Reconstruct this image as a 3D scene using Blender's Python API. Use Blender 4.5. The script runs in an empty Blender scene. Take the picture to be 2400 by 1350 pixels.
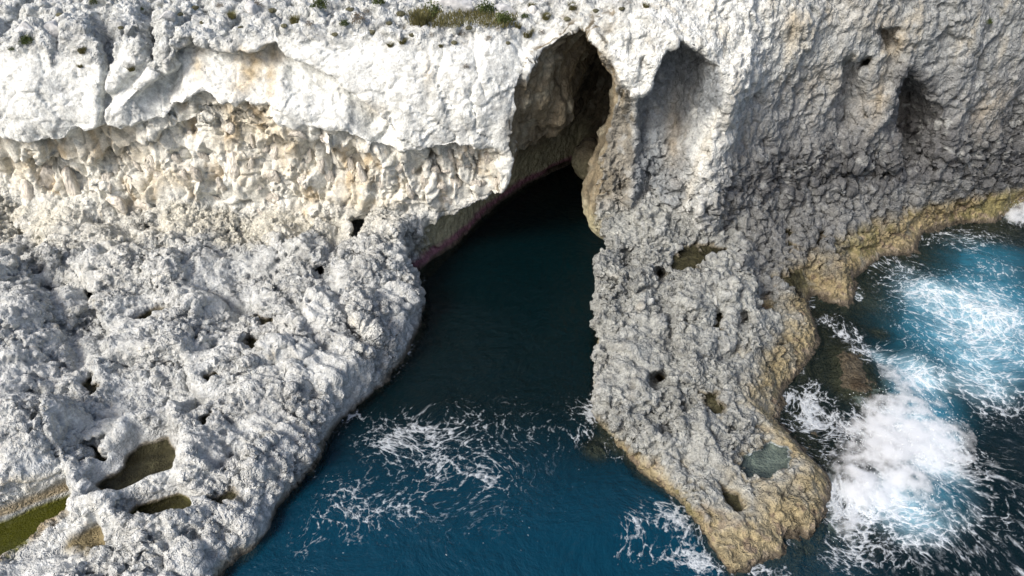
import bpy, math, random, time
import numpy as np
from mathutils import Vector, Matrix
T0 = time.time()
def log(*a): print('[%.1fs]' % (time.time() - T0), *a)

# ------------------------------------------------------------------ camera, sky, sun, exposure
SC = bpy.context.scene
COL = SC.collection
FPX, PITCH, CAMH = 1622.0, math.radians(38.0), 26.0      # focal length in photograph pixels (2400 wide)
cam = bpy.data.cameras.new('camera')
cam.sensor_width = 36.0
cam.lens = 36.0 * FPX / 2400.0
cam.clip_end = 8000.0
cam_o = bpy.data.objects.new('camera', cam)
cam_o.location = (0, 0, CAMH)
cam_o.rotation_euler = (math.radians(90) - PITCH, 0, 0)
COL.objects.link(cam_o)
SC.camera = cam_o

SUN_EL, SUN_AZ = math.radians(41), math.radians(-50)       # azimuth of the sun seen from the scene, measured from -y (behind camera) to the left
sdir = Vector((math.sin(SUN_AZ) * math.cos(SUN_EL), -math.cos(SUN_AZ) * math.cos(SUN_EL), math.sin(SUN_EL)))
W = bpy.data.worlds.new('World'); SC.world = W; W.use_nodes = True
wn = W.node_tree.nodes; wl = W.node_tree.links
bg = wn['Background']; sky = wn.new('ShaderNodeTexSky')
sky.sky_type = 'NISHITA'; sky.sun_disc = False
sky.sun_elevation = SUN_EL
sky.sun_rotation = math.atan2(sdir.x, sdir.y)
sky.air_density = 0.9; sky.dust_density = 4.5; sky.ozone_density = 0.7
wl.new(sky.outputs[0], bg.inputs[0]); bg.inputs[1].default_value = 0.15
sun = bpy.data.lights.new('sun', 'SUN'); sun.energy = 2.5; sun.angle = math.radians(18); sun.color = (1.0, 0.97, 0.925)
sun_o = bpy.data.objects.new('sun', sun); COL.objects.link(sun_o)
sun_o.rotation_euler = sdir.to_track_quat('Z', 'Y').to_euler()
sun_o.location = (-20, -30, 40)
SC.view_settings.view_transform = 'Standard'; SC.view_settings.look = 'None'
SC.view_settings.gamma = 1.0; SC.view_settings.use_curve_mapping = False
SC.view_settings.exposure = 0.36
SC.cycles.max_bounces = 8; SC.cycles.diffuse_bounces = 2; SC.cycles.volume_bounces = 6; SC.cycles.transparent_max_bounces = 12

# ------------------------------------------------------------------ surveying helpers: photograph pixel -> place
CT, ST = math.cos(PITCH), math.sin(PITCH)
def pz(u, v, z=0.0):                       # point on the level z
    a = PITCH + math.atan((v - 675.0) / FPX)
    y = (CAMH - z) / math.tan(a)
    return ((u - 1200.0) / FPX * (y * CT + (CAMH - z) * ST), y)
def py(u, v, y):                           # point on the upright plane y
    a = PITCH + math.atan((v - 675.0) / FPX)
    z = CAMH - y * math.tan(a)
    return ((u - 1200.0) / FPX * (y * CT + (CAMH - z) * ST), z)

class TPS:                                  # thin plate spline through a few measured points
    def __init__(s, pts, vals, reg=1e-3):
        s.p = np.array(pts, float); v = np.array(vals, float); n = len(s.p)
        K = s.k(s.p, s.p) + np.eye(n) * reg
        P = np.c_[np.ones(n), s.p]
        A = np.zeros((n + 3, n + 3)); A[:n, :n] = K; A[:n, n:] = P; A[n:, :n] = P.T
        s.w = np.linalg.solve(A, np.r_[v, 0, 0, 0])
    def k(s, a, b):
        r2 = ((a[:, None, :] - b[None]) ** 2).sum(-1)
        return 0.5 * r2 * np.log(r2 + 1e-9)
    def __call__(s, a, b):
        sh = np.shape(a); q = np.c_[np.ravel(a), np.ravel(b)].astype(float); out = np.empty(len(q))
        for i in range(0, len(q), 40000):
            c = q[i:i + 40000]
            out[i:i + 40000] = s.k(c, s.p) @ s.w[:-3] + s.w[-3] + c @ s.w[-2:]
        return out.reshape(sh).astype(np.float32)

def sdpoly(poly, A, B):                     # signed distance to a closed polygon, negative inside
    A = A.astype(np.float32); B = B.astype(np.float32)
    d = np.full(A.shape, 1e9, np.float32); ins = np.zeros(A.shape, bool)
    n = len(poly)
    for i in range(n):
        x0, y0 = poly[i]; x1, y1 = poly[(i + 1) % n]
        ex, ey = x1 - x0, y1 - y0
        t = np.clip(((A - x0) * ex + (B - y0) * ey) / (ex * ex + ey * ey + 1e-12), 0, 1)
        d = np.minimum(d, (A - x0 - t * ex) ** 2 + (B - y0 - t * ey) ** 2)
        if y0 != y1:
            c = ((y0 > B) != (y1 > B)) & (A < (x1 - x0) * (B - y0) / (y1 - y0) + x0)
            ins ^= c
    d = np.sqrt(d)
    return np.where(ins, -d, d)
def sdline(poly, A, B):
    d = np.full(A.shape, 1e9, np.float32)
    for (x0, y0), (x1, y1) in zip(poly[:-1], poly[1:]):
        ex, ey = x1 - x0, y1 - y0
        t = np.clip(((A - x0) * ex + (B - y0) * ey) / (ex * ex + ey * ey + 1e-12), 0, 1)
        d = np.minimum(d, (A - x0 - t * ex) ** 2 + (B - y0 - t * ey) ** 2)
    return np.sqrt(d)
def sstep(a, b, x):
    t = np.clip((x - a) / (b - a), 0, 1); return t * t * (3 - 2 * t)
def smax(a, b, r): return 0.5 * (a + b + np.sqrt((a - b) ** 2 + r * r))
def smin(a, b, r): return 0.5 * (a + b - np.sqrt((a - b) ** 2 + r * r))
def lerp(a, b, t): return a + (b - a) * t

# ------------------------------------------------------------------ noise in numpy
_r = np.random.RandomState(7)
PERM = np.r_[_r.permutation(256), np.zeros(0, int)].astype(np.int32)
PERM = np.concatenate([PERM, PERM, PERM]).astype(np.int32)
G3 = _r.normal(size=(256, 3)); G3 = (G3 / np.linalg.norm(G3, axis=1)[:, None]).astype(np.float32)
R3 = _r.rand(256, 3).astype(np.float32)
from concurrent.futures import ThreadPoolExecutor
POOL = ThreadPoolExecutor(4)
def chunked(fn, P, *a):
    n = len(P)
    if n < 60000: return fn(P, *a)
    parts = list(POOL.map(lambda i: fn(P[i:i + 40000], *a), range(0, n, 40000)))
    if isinstance(parts[0], tuple): return tuple(np.concatenate([p[k] for p in parts]) for k in range(len(parts[0])))
    return np.concatenate(parts)
def perlin(P, sc=1.0, seed=0): return chunked(_perlin, P, sc, seed)
def worley(P, sc=1.0, seed=0, jit=0.85): return chunked(_worley, P, sc, seed, jit)
def facets(P, sc=1.0, seed=0, bias=(0.35, 0.25, 0.0)): return chunked(_facets, P, sc, seed, bias)
def _facets(P, sc, seed, bias):               # every cell a tilted plane of its own: (height in metres / sc, gap to the next cell, cell random)
    P = (P * np.float32(1.0 / sc) + np.float32(seed * 11.7)).astype(np.float32)
    B = np.floor(P - 0.5); Bi = B.astype(np.int32)
    f1 = np.full(len(P), 9.0, np.float32); f2 = f1.copy(); tl = np.zeros(len(P), np.float32); cid = np.zeros(len(P), np.int32)
    for dx in (0, 1):
        a = PERM[(Bi[:, 0] + dx) & 255]
        for dy in (0, 1):
            b = PERM[a + ((Bi[:, 1] + dy) & 255)]
            for dz in (0, 1):
                h = PERM[b + ((Bi[:, 2] + dz) & 255)]
                q = R3[h]; g = G3[h]
                ddx = B[:, 0] + dx + 0.5 + (q[:, 0] - 0.5) * 0.85 - P[:, 0]
                ddy = B[:, 1] + dy + 0.5 + (q[:, 1] - 0.5) * 0.85 - P[:, 1]
                ddz = B[:, 2] + dz + 0.5 + (q[:, 2] - 0.5) * 0.85 - P[:, 2]
                d = ddx * ddx + ddy * ddy + ddz * ddz
                nw = d < f1
                f2 = np.where(nw, f1, np.minimum(f2, d)); f1 = np.where(nw, d, f1); cid = np.where(nw, h, cid)
                tl = np.where(nw, ddx * (g[:, 0] * .7 + bias[0]) + ddy * (g[:, 1] * .7 + bias[1]) + ddz * (g[:, 2] * .7 + bias[2]), tl)
    return tl + 0.22 * (R3[cid, 2] - 0.5), np.sqrt(f2) - np.sqrt(f1), R3[cid, 1]
def _perlin(P, sc=1.0, seed=0):
    P = P * np.float32(1.0 / sc) + np.float32(seed * 17.31)
    I = np.floor(P); f = (P - I).astype(np.float32); I = I.astype(np.int32) & 255
    w = f * f * f * (f * (f * 6 - 15) + 10)
    out = 0
    for dx in (0, 1):
        a = PERM[(I[:, 0] + dx) & 255]
        wx = w[:, 0] if dx else 1 - w[:, 0]
        for dy in (0, 1):
            b = PERM[a + ((I[:, 1] + dy) & 255)]
            wy = wx * (w[:, 1] if dy else 1 - w[:, 1])
            for dz in (0, 1):
                g = G3[PERM[b + ((I[:, 2] + dz) & 255)]]
                d = g[:, 0] * (f[:, 0] - dx) + g[:, 1] * (f[:, 1] - dy) + g[:, 2] * (f[:, 2] - dz)
                out = out + d * wy * (w[:, 2] if dz else 1 - w[:, 2])
    return out * 1.6
def fbm(P, sc, octs=4, seed=0, gain=0.5):
    s = 0; a = 1.0; t = 0
    for o in range(octs):
        s = s + a * perlin(P, sc, seed + o); t += a; a *= gain; sc *= 0.5
    return s / t
def _worley(P, sc=1.0, seed=0, jit=0.85):    # distance to nearest and second nearest cell point, cell random
    P = (P * np.float32(1.0 / sc) + np.float32(seed * 11.7)).astype(np.float32)
    B = np.floor(P - 0.5)
    f1 = np.full(len(P), 9.0, np.float32); f2 = f1.copy(); cid = np.zeros(len(P), np.int32)
    Bi = B.astype(np.int32)
    for dx in (0, 1):
        a = PERM[(Bi[:, 0] + dx) & 255]
        for dy in (0, 1):
            b = PERM[a + ((Bi[:, 1] + dy) & 255)]
            for dz in (0, 1):
                h = PERM[b + ((Bi[:, 2] + dz) & 255)]
                q = R3[h]
                ddx = B[:, 0] + dx + 0.5 + (q[:, 0] - 0.5) * jit - P[:, 0]
                ddy = B[:, 1] + dy + 0.5 + (q[:, 1] - 0.5) * jit - P[:, 1]
                ddz = B[:, 2] + dz + 0.5 + (q[:, 2] - 0.5) * jit - P[:, 2]
                d = ddx * ddx + ddy * ddy + ddz * ddz
                nw = d < f1
                f2 = np.where(nw, f1, np.minimum(f2, d)); f1 = np.where(nw, d, f1)
                cid = np.where(nw, h, cid)
    return np.sqrt(f1), np.sqrt(f2), cid

# ------------------------------------------------------------------ the rock: measured shape on a voxel grid
HV = 0.125
GX = np.arange(-35, 39.01, HV, dtype=np.float32)
GY = np.arange(9.5, 52.01, HV, dtype=np.float32)
GZ = np.arange(-1.5, 17.51, HV, dtype=np.float32)
nx, ny, nz = len(GX), len(GY), len(GZ)

# waterline outlines (photograph pixel at sea level)
L_EDGE = [(978, 662), (992, 722), (985, 765), (950, 830), (905, 890), (862, 932), (800, 985), (765, 1030), (745, 1085),
          (700, 1135), (650, 1190), (632, 1240), (595, 1285), (545, 1320), (520, 1352), (470, 1420)]
R_EDGE = [(1345, 392), (1392, 480), (1447, 585), (1425, 655), (1408, 720), (1405, 800), (1402, 900), (1400, 985), (1432, 1018), (1468, 1062), (1500, 1110),
          (1560, 1150), (1605, 1185), (1650, 1255), (1690, 1315), (1722, 1348), (1760, 1332), (1800, 1312), (1838, 1312), (1845, 1270),
          (1872, 1254), (1912, 1262), (1922, 1235), (1952, 1150), (1946, 1118), (1914, 1086), (1878, 1050), (1820, 985),
          (1836, 920), (1892, 850), (1926, 800), (1893, 712), (1905, 690), (1950, 715), (1995, 712), (2006, 690), (2000, 650), (2052, 612), (2062, 600),
          (2138, 592), (2146, 562), (2162, 536), (2230, 516), (2330, 522), (2352, 490), (2400, 466), (2500, 440)]
PL = [pz(u, v) for u, v in L_EDGE] + [(-13.5, 9), (-40, 9), (-40, 56), (4.0, 56), pz(1262, 420), pz(1132, 508), pz(1062, 578)]
PR = [pz(u, v) for u, v in R_EDGE] + [(60, 50), (60, 56), (6.5, 56)]

LEDGE = [  # (u, v, height)
 (985, 705, 2.3), (900, 870, 2.0), (780, 980, 1.6), (650, 1150, 1.2), (540, 1290, 1.0), (930, 560, 3.4), (830, 620, 3.0), (600, 560, 3.0), (600, 500, 3.5),
 (300, 500, 3.3), (100, 520, 3.2), (0, 520, 3.2), (-200, 520, 3.2), (700, 700, 2.9), (500, 800, 2.6), (600, 950, 2.2), (400, 950, 2.4), (450, 1150, 1.7), (275, 1250, 1.4),
 (300, 1000, 2.4), (0, 850, 3.3), (80, 950, 3.0), (150, 700, 3.2), (30, 700, 3.6), (195, 880, 2.2), (205, 1030, 1.6), (90, 1060, 2.6), (0, 1120, 1.8), (150, 1110, 1.8),
 (60, 1310, 0.75), (130, 1262, 0.75), (-20, 1350, 0.9), (150, 1345, 1.1), (-150, 1200, 1.6), (-150, 1000, 2.6), (350, 620, 3.0), (330, 720, 2.6),
 (1460, 560, 3.7), (1440, 700, 3.0), (1500, 640, 3.4), (1600, 520, 3.5), (1700, 480, 3.6), (1600, 700, 2.9), (1750, 650, 2.7), (1550, 850, 2.3), (1440, 950, 1.7), (1600, 1000, 1.8),
 (1750, 900, 1.5), (1800, 800, 1.7), (1830, 700, 1.7), (1900, 650, 1.5), (1900, 560, 2.4), (2000, 500, 2.6), (2100, 470, 2.6), (2250, 440, 2.8), (2300, 470, 1.6), (1700, 1100, 1.4),
 (1800, 1150, 1.0), (1900, 1150, 0.8), (1800, 1250, 0.75), (1700, 1230, 0.8), (1480, 1060, 1.1), (2500, 400, 2.5)]
tz = TPS([pz(u, v, z) for u, v, z in LEDGE], [z for *_, z in LEDGE], 0.05)

FACE = [  # (u, v, distance) bulk of the cliff face
 (-250, 100, 37.5), (-250, 300, 36.2), (-250, 500, 37), (0, 110, 36.8), (0, 250, 35.7), (0, 330, 35.7), (0, 480, 36.6), (240, 120, 37), (240, 250, 35.9), (240, 320, 35.8), (240, 490, 36.4),
 (450, 80, 36.8), (450, 180, 36.0), (450, 260, 35.8), (450, 480, 36.4), (700, 80, 36.6), (700, 200, 35.6), (700, 300, 35.4), (700, 480, 36.3), (1000, 80, 36.8), (1000, 220, 35.3), (1000, 320, 34.9),
 (1000, 420, 35.4), (950, 520, 36), (1180, 100, 37), (1180, 250, 35.8), (1150, 350, 35.6), (1350, 60, 37.4), (1350, 0, 38.6), (1300, 20, 39), (1450, 60, 36.5), (1480, 200, 35.3),
 (1460, 330, 36.6), (1460, 450, 36.2), (1460, 540, 35.6), (1600, 0, 37.6), (1600, 60, 36.4), (1700, 120, 36.2), (1690, 300, 36.4), (1640, 460, 35.4), (1800, 0, 38.2), (1800, 150, 37.8), (1790, 300, 38.2), (1800, 420, 37.6),
 (2000, 0, 39.5), (2000, 150, 39.3), (2000, 300, 39.6), (2000, 400, 39.2), (2200, 0, 40.5), (2200, 150, 40.3), (2200, 350, 40.8), (2200, 430, 40.5), (2390, 0, 41.5), (2390, 200, 41.5), (2390, 420, 42.3),
 (2600, 200, 43), (2600, 400, 44)]
fp = [py(u, v, y) for u, v, y in FACE]
ty = TPS(fp, [y for *_, y in FACE], 0.02)

log('grids', nx, ny, nz)
XX, YY = np.meshgrid(GX, GY, indexing='ij')
XF, ZF = np.meshgrid(GX, GZ, indexing='ij')
YC, ZC = np.meshgrid(GY, GZ, indexing='ij')

Zl = np.clip(tz(XX, YY), 0.3, 4.3)
P2 = np.c_[XX.ravel(), YY.ravel(), np.zeros(XX.size)].astype(np.float32)
h1 = fbm(P2, 4.2, 3, 13); h2 = np.stack([perlin(P2, 3.0, 14), perlin(P2, 3.0, 15), h1 * 0], 1)
hw, hw2, hid = worley(P2 + h2 * 0.9, 3.3, 17)
Zl = Zl + ((0.5 - hw) * 1.0 + 0.8 * h1 + (R3[hid, 0] - 0.5) * 0.4).reshape(XX.shape) * sstep(0.6, 1.8, Zl)
tf, te, tr0 = facets(P2 + h2 * 1.3, 5.0, 27)
tf2, te2, _q = facets(P2 + h2 * 0.8, 2.4, 28)
Zl = Zl + (1.1 * tf + 0.5 * (tr0 - 0.5) - 0.40 * sstep(0.05, 0.0, te) + 0.40 * tf2 - 0.2 * sstep(0.05, 0.0, te2)).reshape(XX.shape) * sstep(0.8, 2.0, Zl)
def groove(pts, z, wid, dep):
    global Zl
    q = [pz(u, v, z) for u, v in pts]
    Zl = Zl - dep * np.exp(-((sdline(q, XX, YY) + 0.35 * h1.reshape(XX.shape)) / wid) ** 2)
def bump2(u, v, z, ru, rv, h, p=2):
    global Zl
    x0, y0 = pz(u, v, z); x1, _ = pz(u + ru, v, z); _, y1 = pz(u, v - rv, z)
    Zl = Zl + h * np.exp(-(((XX - x0) / (x1 - x0)) ** 2 + ((YY - y0) / (y1 - y0)) ** 2) ** (p / 2))
groove([(90, 640), (140, 740), (195, 880), (212, 960), (222, 1050), (200, 1130)], 2.0, 0.5, 0.9)
groove([(0, 600), (120, 640), (230, 670), (300, 650)], 3.0, 0.5, 0.6)
groove([(480, 650), (560, 690), (620, 740)], 2.8, 0.35, 0.5)
groove([(640, 860), (560, 850), (480, 880), (440, 960)], 2.4, 0.35, 0.6)
groove([(800, 560), (770, 640), (800, 720), (840, 780)], 2.8, 0.4, 0.6)
groove([(420, 1240), (500, 1210), (560, 1130), (560, 1060)], 1.6, 0.35, 0.45)
groove([(1690, 540), (1722, 640), (1735, 740), (1700, 820)], 2.6, 0.4, 0.8)
groove([(1815, 480), (1832, 560), (1830, 650), (1790, 700)], 2.2, 0.4, 0.8)
groove([(1900, 480), (1925, 560), (1890, 640)], 2.2, 0.4, 0.6)
groove([(1540, 700), (1570, 790), (1590, 860), (1640, 900)], 2.4, 0.35, 0.5)
groove([(1480, 620), (1460, 720)], 3.2, 0.3, 0.5)
groove([(1560, 1000), (1610, 1060), (1640, 1120)], 1.6, 0.3, 0.35)
bump2(330, 680, 2.8, 45, 32, -0.7); bump2(560, 900, 2.4, 60, 40, 0.4); bump2(90, 1010, 2.4, 100, 80, 0.8, 4)
bump2(40, 760, 3.4, 80, 60, 0.6); bump2(680, 800, 2.4, 90, 60, 0.45); bump2(860, 640, 3.0, 60, 60, 0.5); bump2(520, 640, 3.0, 90, 40, -0.4)
bump2(300, 860, 2.4, 70, 30, 0.4); bump2(1640, 720, 2.8, 80, 60, 0.5); bump2(1560, 780, 2.6, 40, 50, 0.3); bump2(1480, 850, 2.2, 40, 60, 0.3); bump2(1960, 540, 2.2, 50, 30, 0.5)
Zl = np.maximum(Zl, 0.45)
dPL = sdpoly(PL, XX, YY); dPR = sdpoly(PR, XX, YY)
cen = [pz(1640, 460), pz(1560, 800), pz(1620, 1050), pz(1760, 1260)]
cen.sort(key=lambda p: p[1])
cx = np.interp(GY, [p[1] for p in cen], [p[0] for p in cen]).astype(np.float32)
kR = lerp(-0.14, 0.95, sstep(-1.0, 1.5, XX - cx[None, :]))
kL = np.full_like(XX, 0.22)
dOUT = np.minimum(dPL, dPR)                  # distance out to sea
n2 = fbm(P2, 5.0, 4, 3).reshape(XX.shape)
# sea bed: a wave-cut shelf by the open shore, deep water in the channel
shelf = sstep(-1.5, 1.5, XX - cx[None, :] - 1.0)
Zb = -0.30 - 0.10 * np.clip(dOUT, 0, 2.5) - np.clip(dOUT - lerp(0.3, 2.6, shelf), 0, 9) * lerp(2.2, 0.9, shelf) + 0.25 * n2
def mound(u, v, ru, rv, hgt):
    x0, y0 = pz(u, v); x1, _ = pz(u + ru, v); _, y1 = pz(u, v - rv)
    return hgt * np.exp(-((XX - x0) / (x1 - x0)) ** 2 - ((YY - y0) / (y1 - y0)) ** 2)
Zb = np.maximum(Zb, -0.85 + mound(2010, 905, 75, 55, 0.95) + mound(1985, 830, 60, 40, 0.8) + 0.18 * n2)
Zb = np.maximum(Zb, -1.2 + mound(1880, 1290, 55, 40, 1.05) + mound(1400, 1050, 60, 45, 1.05) + mound(2060, 780, 45, 30, 1.0) + mound(1770, 1335, 60, 20, .95) + 0.15 * n2)
Zb = np.clip(Zb, -1.45, 2)

# cliff face with brows, lips and niches (x,z plane)
YF = ty(XF, ZF)
def curve_z(pts, y):                         # z of a traced curve as a function of x
    q = sorted(py(u, v, y) for u, v in pts)
    return np.interp(GX, [p[0] for p in q], [p[1] for p in q]).astype(np.float32)
def xwin(ua, ub, v, y, soft=1.0):
    a = py(ua, v, y)[0]; b = py(ub, v, y)[0]
    return (sstep(a - soft, a + soft, GX) * (1 - sstep(b - soft, b + soft, GX)))[:, None]
lip1 = lip1_0 = curve_z([(-300, 340), (0, 330), (60, 336), (130, 336), (200, 312), (250, 300), (370, 294), (388, 270), (460, 237), (510, 247), (590, 243), (625, 240),
                (642, 285), (700, 292), (790, 300), (870, 328), (930, 346), (1000, 342), (1060, 338), (1120, 345), (1180, 350)], 35.6)[:, None]
lip2 = curve_z([(-300, 400), (0, 385), (60, 392), (200, 392), (280, 372), (370, 322), (450, 303), (500, 288), (560, 303), (640, 322), (740, 342), (800, 352), (860, 356), (1000, 470), (1180, 480)], 35.8)[:, None]
g1 = np.c_[GX, GX * 0, GX * 0].astype(np.float32)
jag = (0.35 * perlin(g1, 3.3, 5) + 0.28 * perlin(g1, 0.9, 6) + 0.14 * perlin(g1, 0.4, 7))[:, None]
lip1 = lip1 + 0.8 * jag; lip2 = lip2 + 0.9 * jag[::-1]
wl_ = xwin(-600, 1150, 330, 36, 0.6)
below1 = sstep(0.02, 0.22, lip1 - ZF) * wl_
fade1 = 1 - 0.65 * sstep(1.0, 4.2, lip1 - ZF)
below2 = sstep(0.0, 0.2, lip2 - ZF) * xwin(-600, 860, 330, 36, 0.6)
fade2 = 1 - 0.9 * sstep(0.8, 3.4, lip2 - ZF)
rcs = (1 + 0.9 * perlin(g1, 3.1, 8) + 0.35 * perlin(g1, 1.1, 9))[:, None].clip(0.25, 2)
YF = YF + 0.95 * rcs * below1 * fade1 + 0.75 * below2 * fade2
brow = curve_z([(240, 300), (330, 210), (385, 175), (400, 128), (432, 106), (462, 126), (540, 131), (600, 121), (640, 106), (668, 132), (720, 152), (800, 188), (860, 228), (905, 270), (960, 330)], 36.0)[:, None]
brow = brow + 0.5 * jag
wb = xwin(290, 900, 150, 36, 1.2)
YF = YF + wb * 1.35 * sstep(-0.1, 0.3, brow - ZF) * (1 - sstep(0.5, 3.2, brow - ZF))
# hanging buttress right of the cave: recess behind it
lip3 = curve_z([(1425, 150), (1440, 190), (1462, 205), (1482, 216), (1505, 205), (1525, 165), (1560, 110), (1595, 90), (1640, 112), (1680, 152), (1700, 160), (1760, 170)], 36.0)[:, None]
w3 = xwin(1420, 1672, 180, 36, 0.25)
YF = YF + w3 * 1.5 * sstep(0.0, 0.25, lip3 - ZF) * (1 - 0.85 * sstep(1.0, 7.5, lip3 - ZF))
def niche(poly, y, depth, soft):
    global YF
    d = sdpoly([py(u, v, y) for u, v in poly], XF, ZF)
    YF = YF + depth * sstep(0, soft, -d)
niche([(440, 244), (500, 250), (560, 252), (625, 242), (645, 285), (560, 305), (500, 288), (450, 292)], 36.2, 0.9, 0.5)
niche([(1500, 200), (1535, 135), (1565, 104), (1596, 90), (1640, 112), (1678, 152), (1668, 230), (1625, 320), (1592, 400), (1545, 470), (1475, 455), (1480, 360), (1490, 270)], 37, 1.9, 0.8)
niche([(2050, 66), (2118, 68), (2122, 120), (2095, 165), (2072, 120)], 39.6, 1.8, 0.6)
niche([(2112, 150), (2165, 178), (2212, 250), (2226, 330), (2205, 405), (2092, 415), (2088, 310)], 40.2, 3.6, 0.9)
niche([(1965, 128), (2010, 118), (2042, 150), (2045, 240), (2010, 330), (1955, 330), (1958, 180)], 39.4, 1.3, 0.8)
niche([(1870, 388), (1990, 372), (2100, 392), (2205, 398), (2215, 428), (2050, 436), (1890, 424)], 39.6, 0.6, 0.5)
niche([(1745, 335), (1800, 300), (1830, 330), (1790, 380)], 38, 0.7, 0.5)
niche([(2018, 122), (2040, 126), (2044, 160), (2030, 166)], 39.8, 1.5, 0.35)
niche([(1815, 62), (1840, 68), (1858, 110), (1840, 118), (1815, 100)], 37.9, 0.8, 0.5)
niche([(1755, 210), (1790, 215), (1800, 260), (1745, 262)], 37.4, 0.5, 0.6)
niche([(2355, 240), (2440, 180), (2440, 360), (2340, 330)], 41.5, 0.7, 0.8)
niche([(818, 500), (868, 496), (868, 548), (838, 580), (815, 560)], 36.2, 2.6, 0.3)
niche([(1245, 310), (1225, 380), (1190, 400), (1200, 330)], 36, 0.6, 0.5)
# white rib and other upright ribs on the right hand cliff
def rib(pts, y, wid, hgt):
    global YF
    YF = YF - hgt * np.exp(-(sdline([py(u, v, y) for u, v in pts], XF, ZF) / wid) ** 2)
rib([(1725, 170), (1690, 280), (1655, 400), (1640, 480)], 36.2, 1.0, 0.9)
rib([(2128, 150), (2070, 260), (2000, 370)], 39.6, 0.45, 0.5)
rib([(1880, 60), (1830, 200), (1790, 300)], 38, 0.6, 0.35)
rib([(2260, 120), (2240, 260), (2215, 420)], 40.5, 0.9, 0.6)
rib([(870, 330), (865, 400), (850, 480)], 36.2, 0.35, 0.55)
# fissures
def fissure(pts, y, wid, dep):
    global YF
    YF = YF + dep * np.exp(-(sdline([py(u, v, y) for u, v in pts], XF, ZF) / wid) ** 2)
fissure([(238, 90), (240, 200), (247, 250), (246, 300)], 36.3, 0.12, 0.6)
fissure([(350, 80), (352, 140), (300, 200), (255, 235)], 36.6, 0.3, 0.6)
fissure([(378, 260), (376, 220), (400, 170)], 36.2, 0.12, 0.4)
fissure([(1108, 90), (1115, 160), (1135, 215)], 36, 0.07, 0.35)
fissure([(1040, 125), (1022, 180), (1060, 260)], 36, 0.06, 0.3)
fissure([(1100, 215), (1112, 265), (1118, 310), (1150, 330)], 35.6, 0.06, 0.3)
fissure([(1495, 0), (1480, 60), (1472, 120)], 36.4, 0.07, 0.4)

# plateau top
TOPP = [(-35, 37, 13.7), (-35, 46, 14.9), (-21, 37, 13.9), (-20, 46, 15.0), (-15, 37, 14.6), (-8, 37, 14.7), (-8, 46, 15.0), (0, 37.5, 14.6), (0, 42, 14.9), (0, 50, 15.4), (3.5, 38.5, 15.0), (3, 46, 16), (6, 37, 16.4), (6, 46, 17), (12, 38, 17.2), (30, 42, 17.4), (30, 50, 17.5), (38, 44, 17.4)]
tt = TPS([(a, b) for a, b, _ in TOPP], [c for *_, c in TOPP], 0.05)
n3 = fbm(P2, 3.2, 4, 9).reshape(XX.shape)
TP = tt(XX, YY) + 0.55 * n3
w1, w2, wid_ = worley(P2 * np.array([1, 0.8, 1], np.float32) + np.c_[n3.ravel(), n2.ravel(), n2.ravel()].astype(np.float32) * 0.6, 2.6, 4)
blk = sstep(0.0, 0.22, w2 - w1).reshape(XX.shape)
blkw = np.clip(sstep(-9, -17, XX) + 0.35, 0, 1)
TP = TP - (1 - blk) * 0.9 * blkw + (R3[wid_, 0].reshape(XX.shape) - 0.5) * 0.7 * blkw
for pts in ([(350, 20), (352, 70), (350, 130)], [(238, 40), (240, 95)], [(215, 60), (240, 85), (350, 78)]):
    TP = TP - 1.1 * np.exp(-(sdline([pz(u, v, 13.8) for u, v in pts], XX, YY) / 0.4) ** 2)
hol = sdline([pz(u, v, 14.3) for u, v in [(985, 45), (1060, 38), (1150, 42), (1190, 30)]], XX, YY)
TP = TP - 0.5 * np.exp(-(hol / 1.2) ** 2)
TP = np.minimum(TP, 17.35)

# cave: left wall and right wall as functions of depth and height (y,z plane)
CL = [(33.0, 0, -6.0), (34, 0, -6.1), (34, 3, -6.5), (37.6, 0, -3.9), (41.3, 0, -2.1), (46.8, 0, 1.96), (49.5, 0, 4.9), (37, 3.2, -3.9), (37, 4.9, -0.9), (37, 8, 0.0), (37, 10, 0.4), (37, 12, 0.8), (37, 13.2, 1.7), (37, 14.3, 3.6),
      (39, 3, -3.0), (39, 5.6, -0.6), (40.2, 7.6, 2.6), (40.2, 10, 3.2), (40.2, 12, 3.3), (40.2, 13.2, 4.3), (42, 2.5, -1.6), (42, 5, 0.0), (43, 7.5, 3.0), (45, 4, 1.5), (45, 8, 4.0), (46, 10, 5.4), (50.5, 3, 5.8), (52, 0, 7), (50, 8, 6.6),
      (35, 8, -0.2), (35, 5, -0.9), (35, 12, 0.8), (35, 14.3, 3.4), (33, 5, -1.6), (33, 10, 0.3)]
CR = [(33, 0, 6.2), (36.6, 0, 7.2), (38, 0, 7.0), (38, 1.2, 6.6), (38, 2.2, 4.9), (37.5, 3.5, 4.75), (37.5, 5.4, 5.25), (37.5, 8, 5.75), (37.5, 10, 5.85), (37.5, 11.8, 5.5), (37.5, 13.4, 4.8), (37.5, 14.3, 3.7), (37.5, 15, 2.6),
      (40, 0, 6.3), (42, 0, 5.9), (42, 3, 5.6), (42, 7, 6.2), (42, 11, 6.4), (42, 13, 5.2), (42, 14, 4.0), (45, 4, 6.4), (45, 8, 7.4), (45, 10.5, 6.8), (49.5, 0, 5.2), (49.5, 5, 6.8), (51, 2, 4.5), (35, 4, 5.4), (35, 8, 5.7), (35, 12, 5.4), (35, 14, 4.2), (33, 8, 6)]
tl = TPS([(a, b) for a, b, _ in CL], [c for *_, c in CL], 0.01)
tr = TPS([(a, b) for a, b, _ in CR], [c for *_, c in CR], 0.01)
XL = tl(YC, ZC); XR = tr(YC, ZC)
XR = XR + 30 * sstep(33.6, 32.0, YC) + 0; XL = XL + 0
slot_on = sstep(32.6, 33.6, YC)

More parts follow.
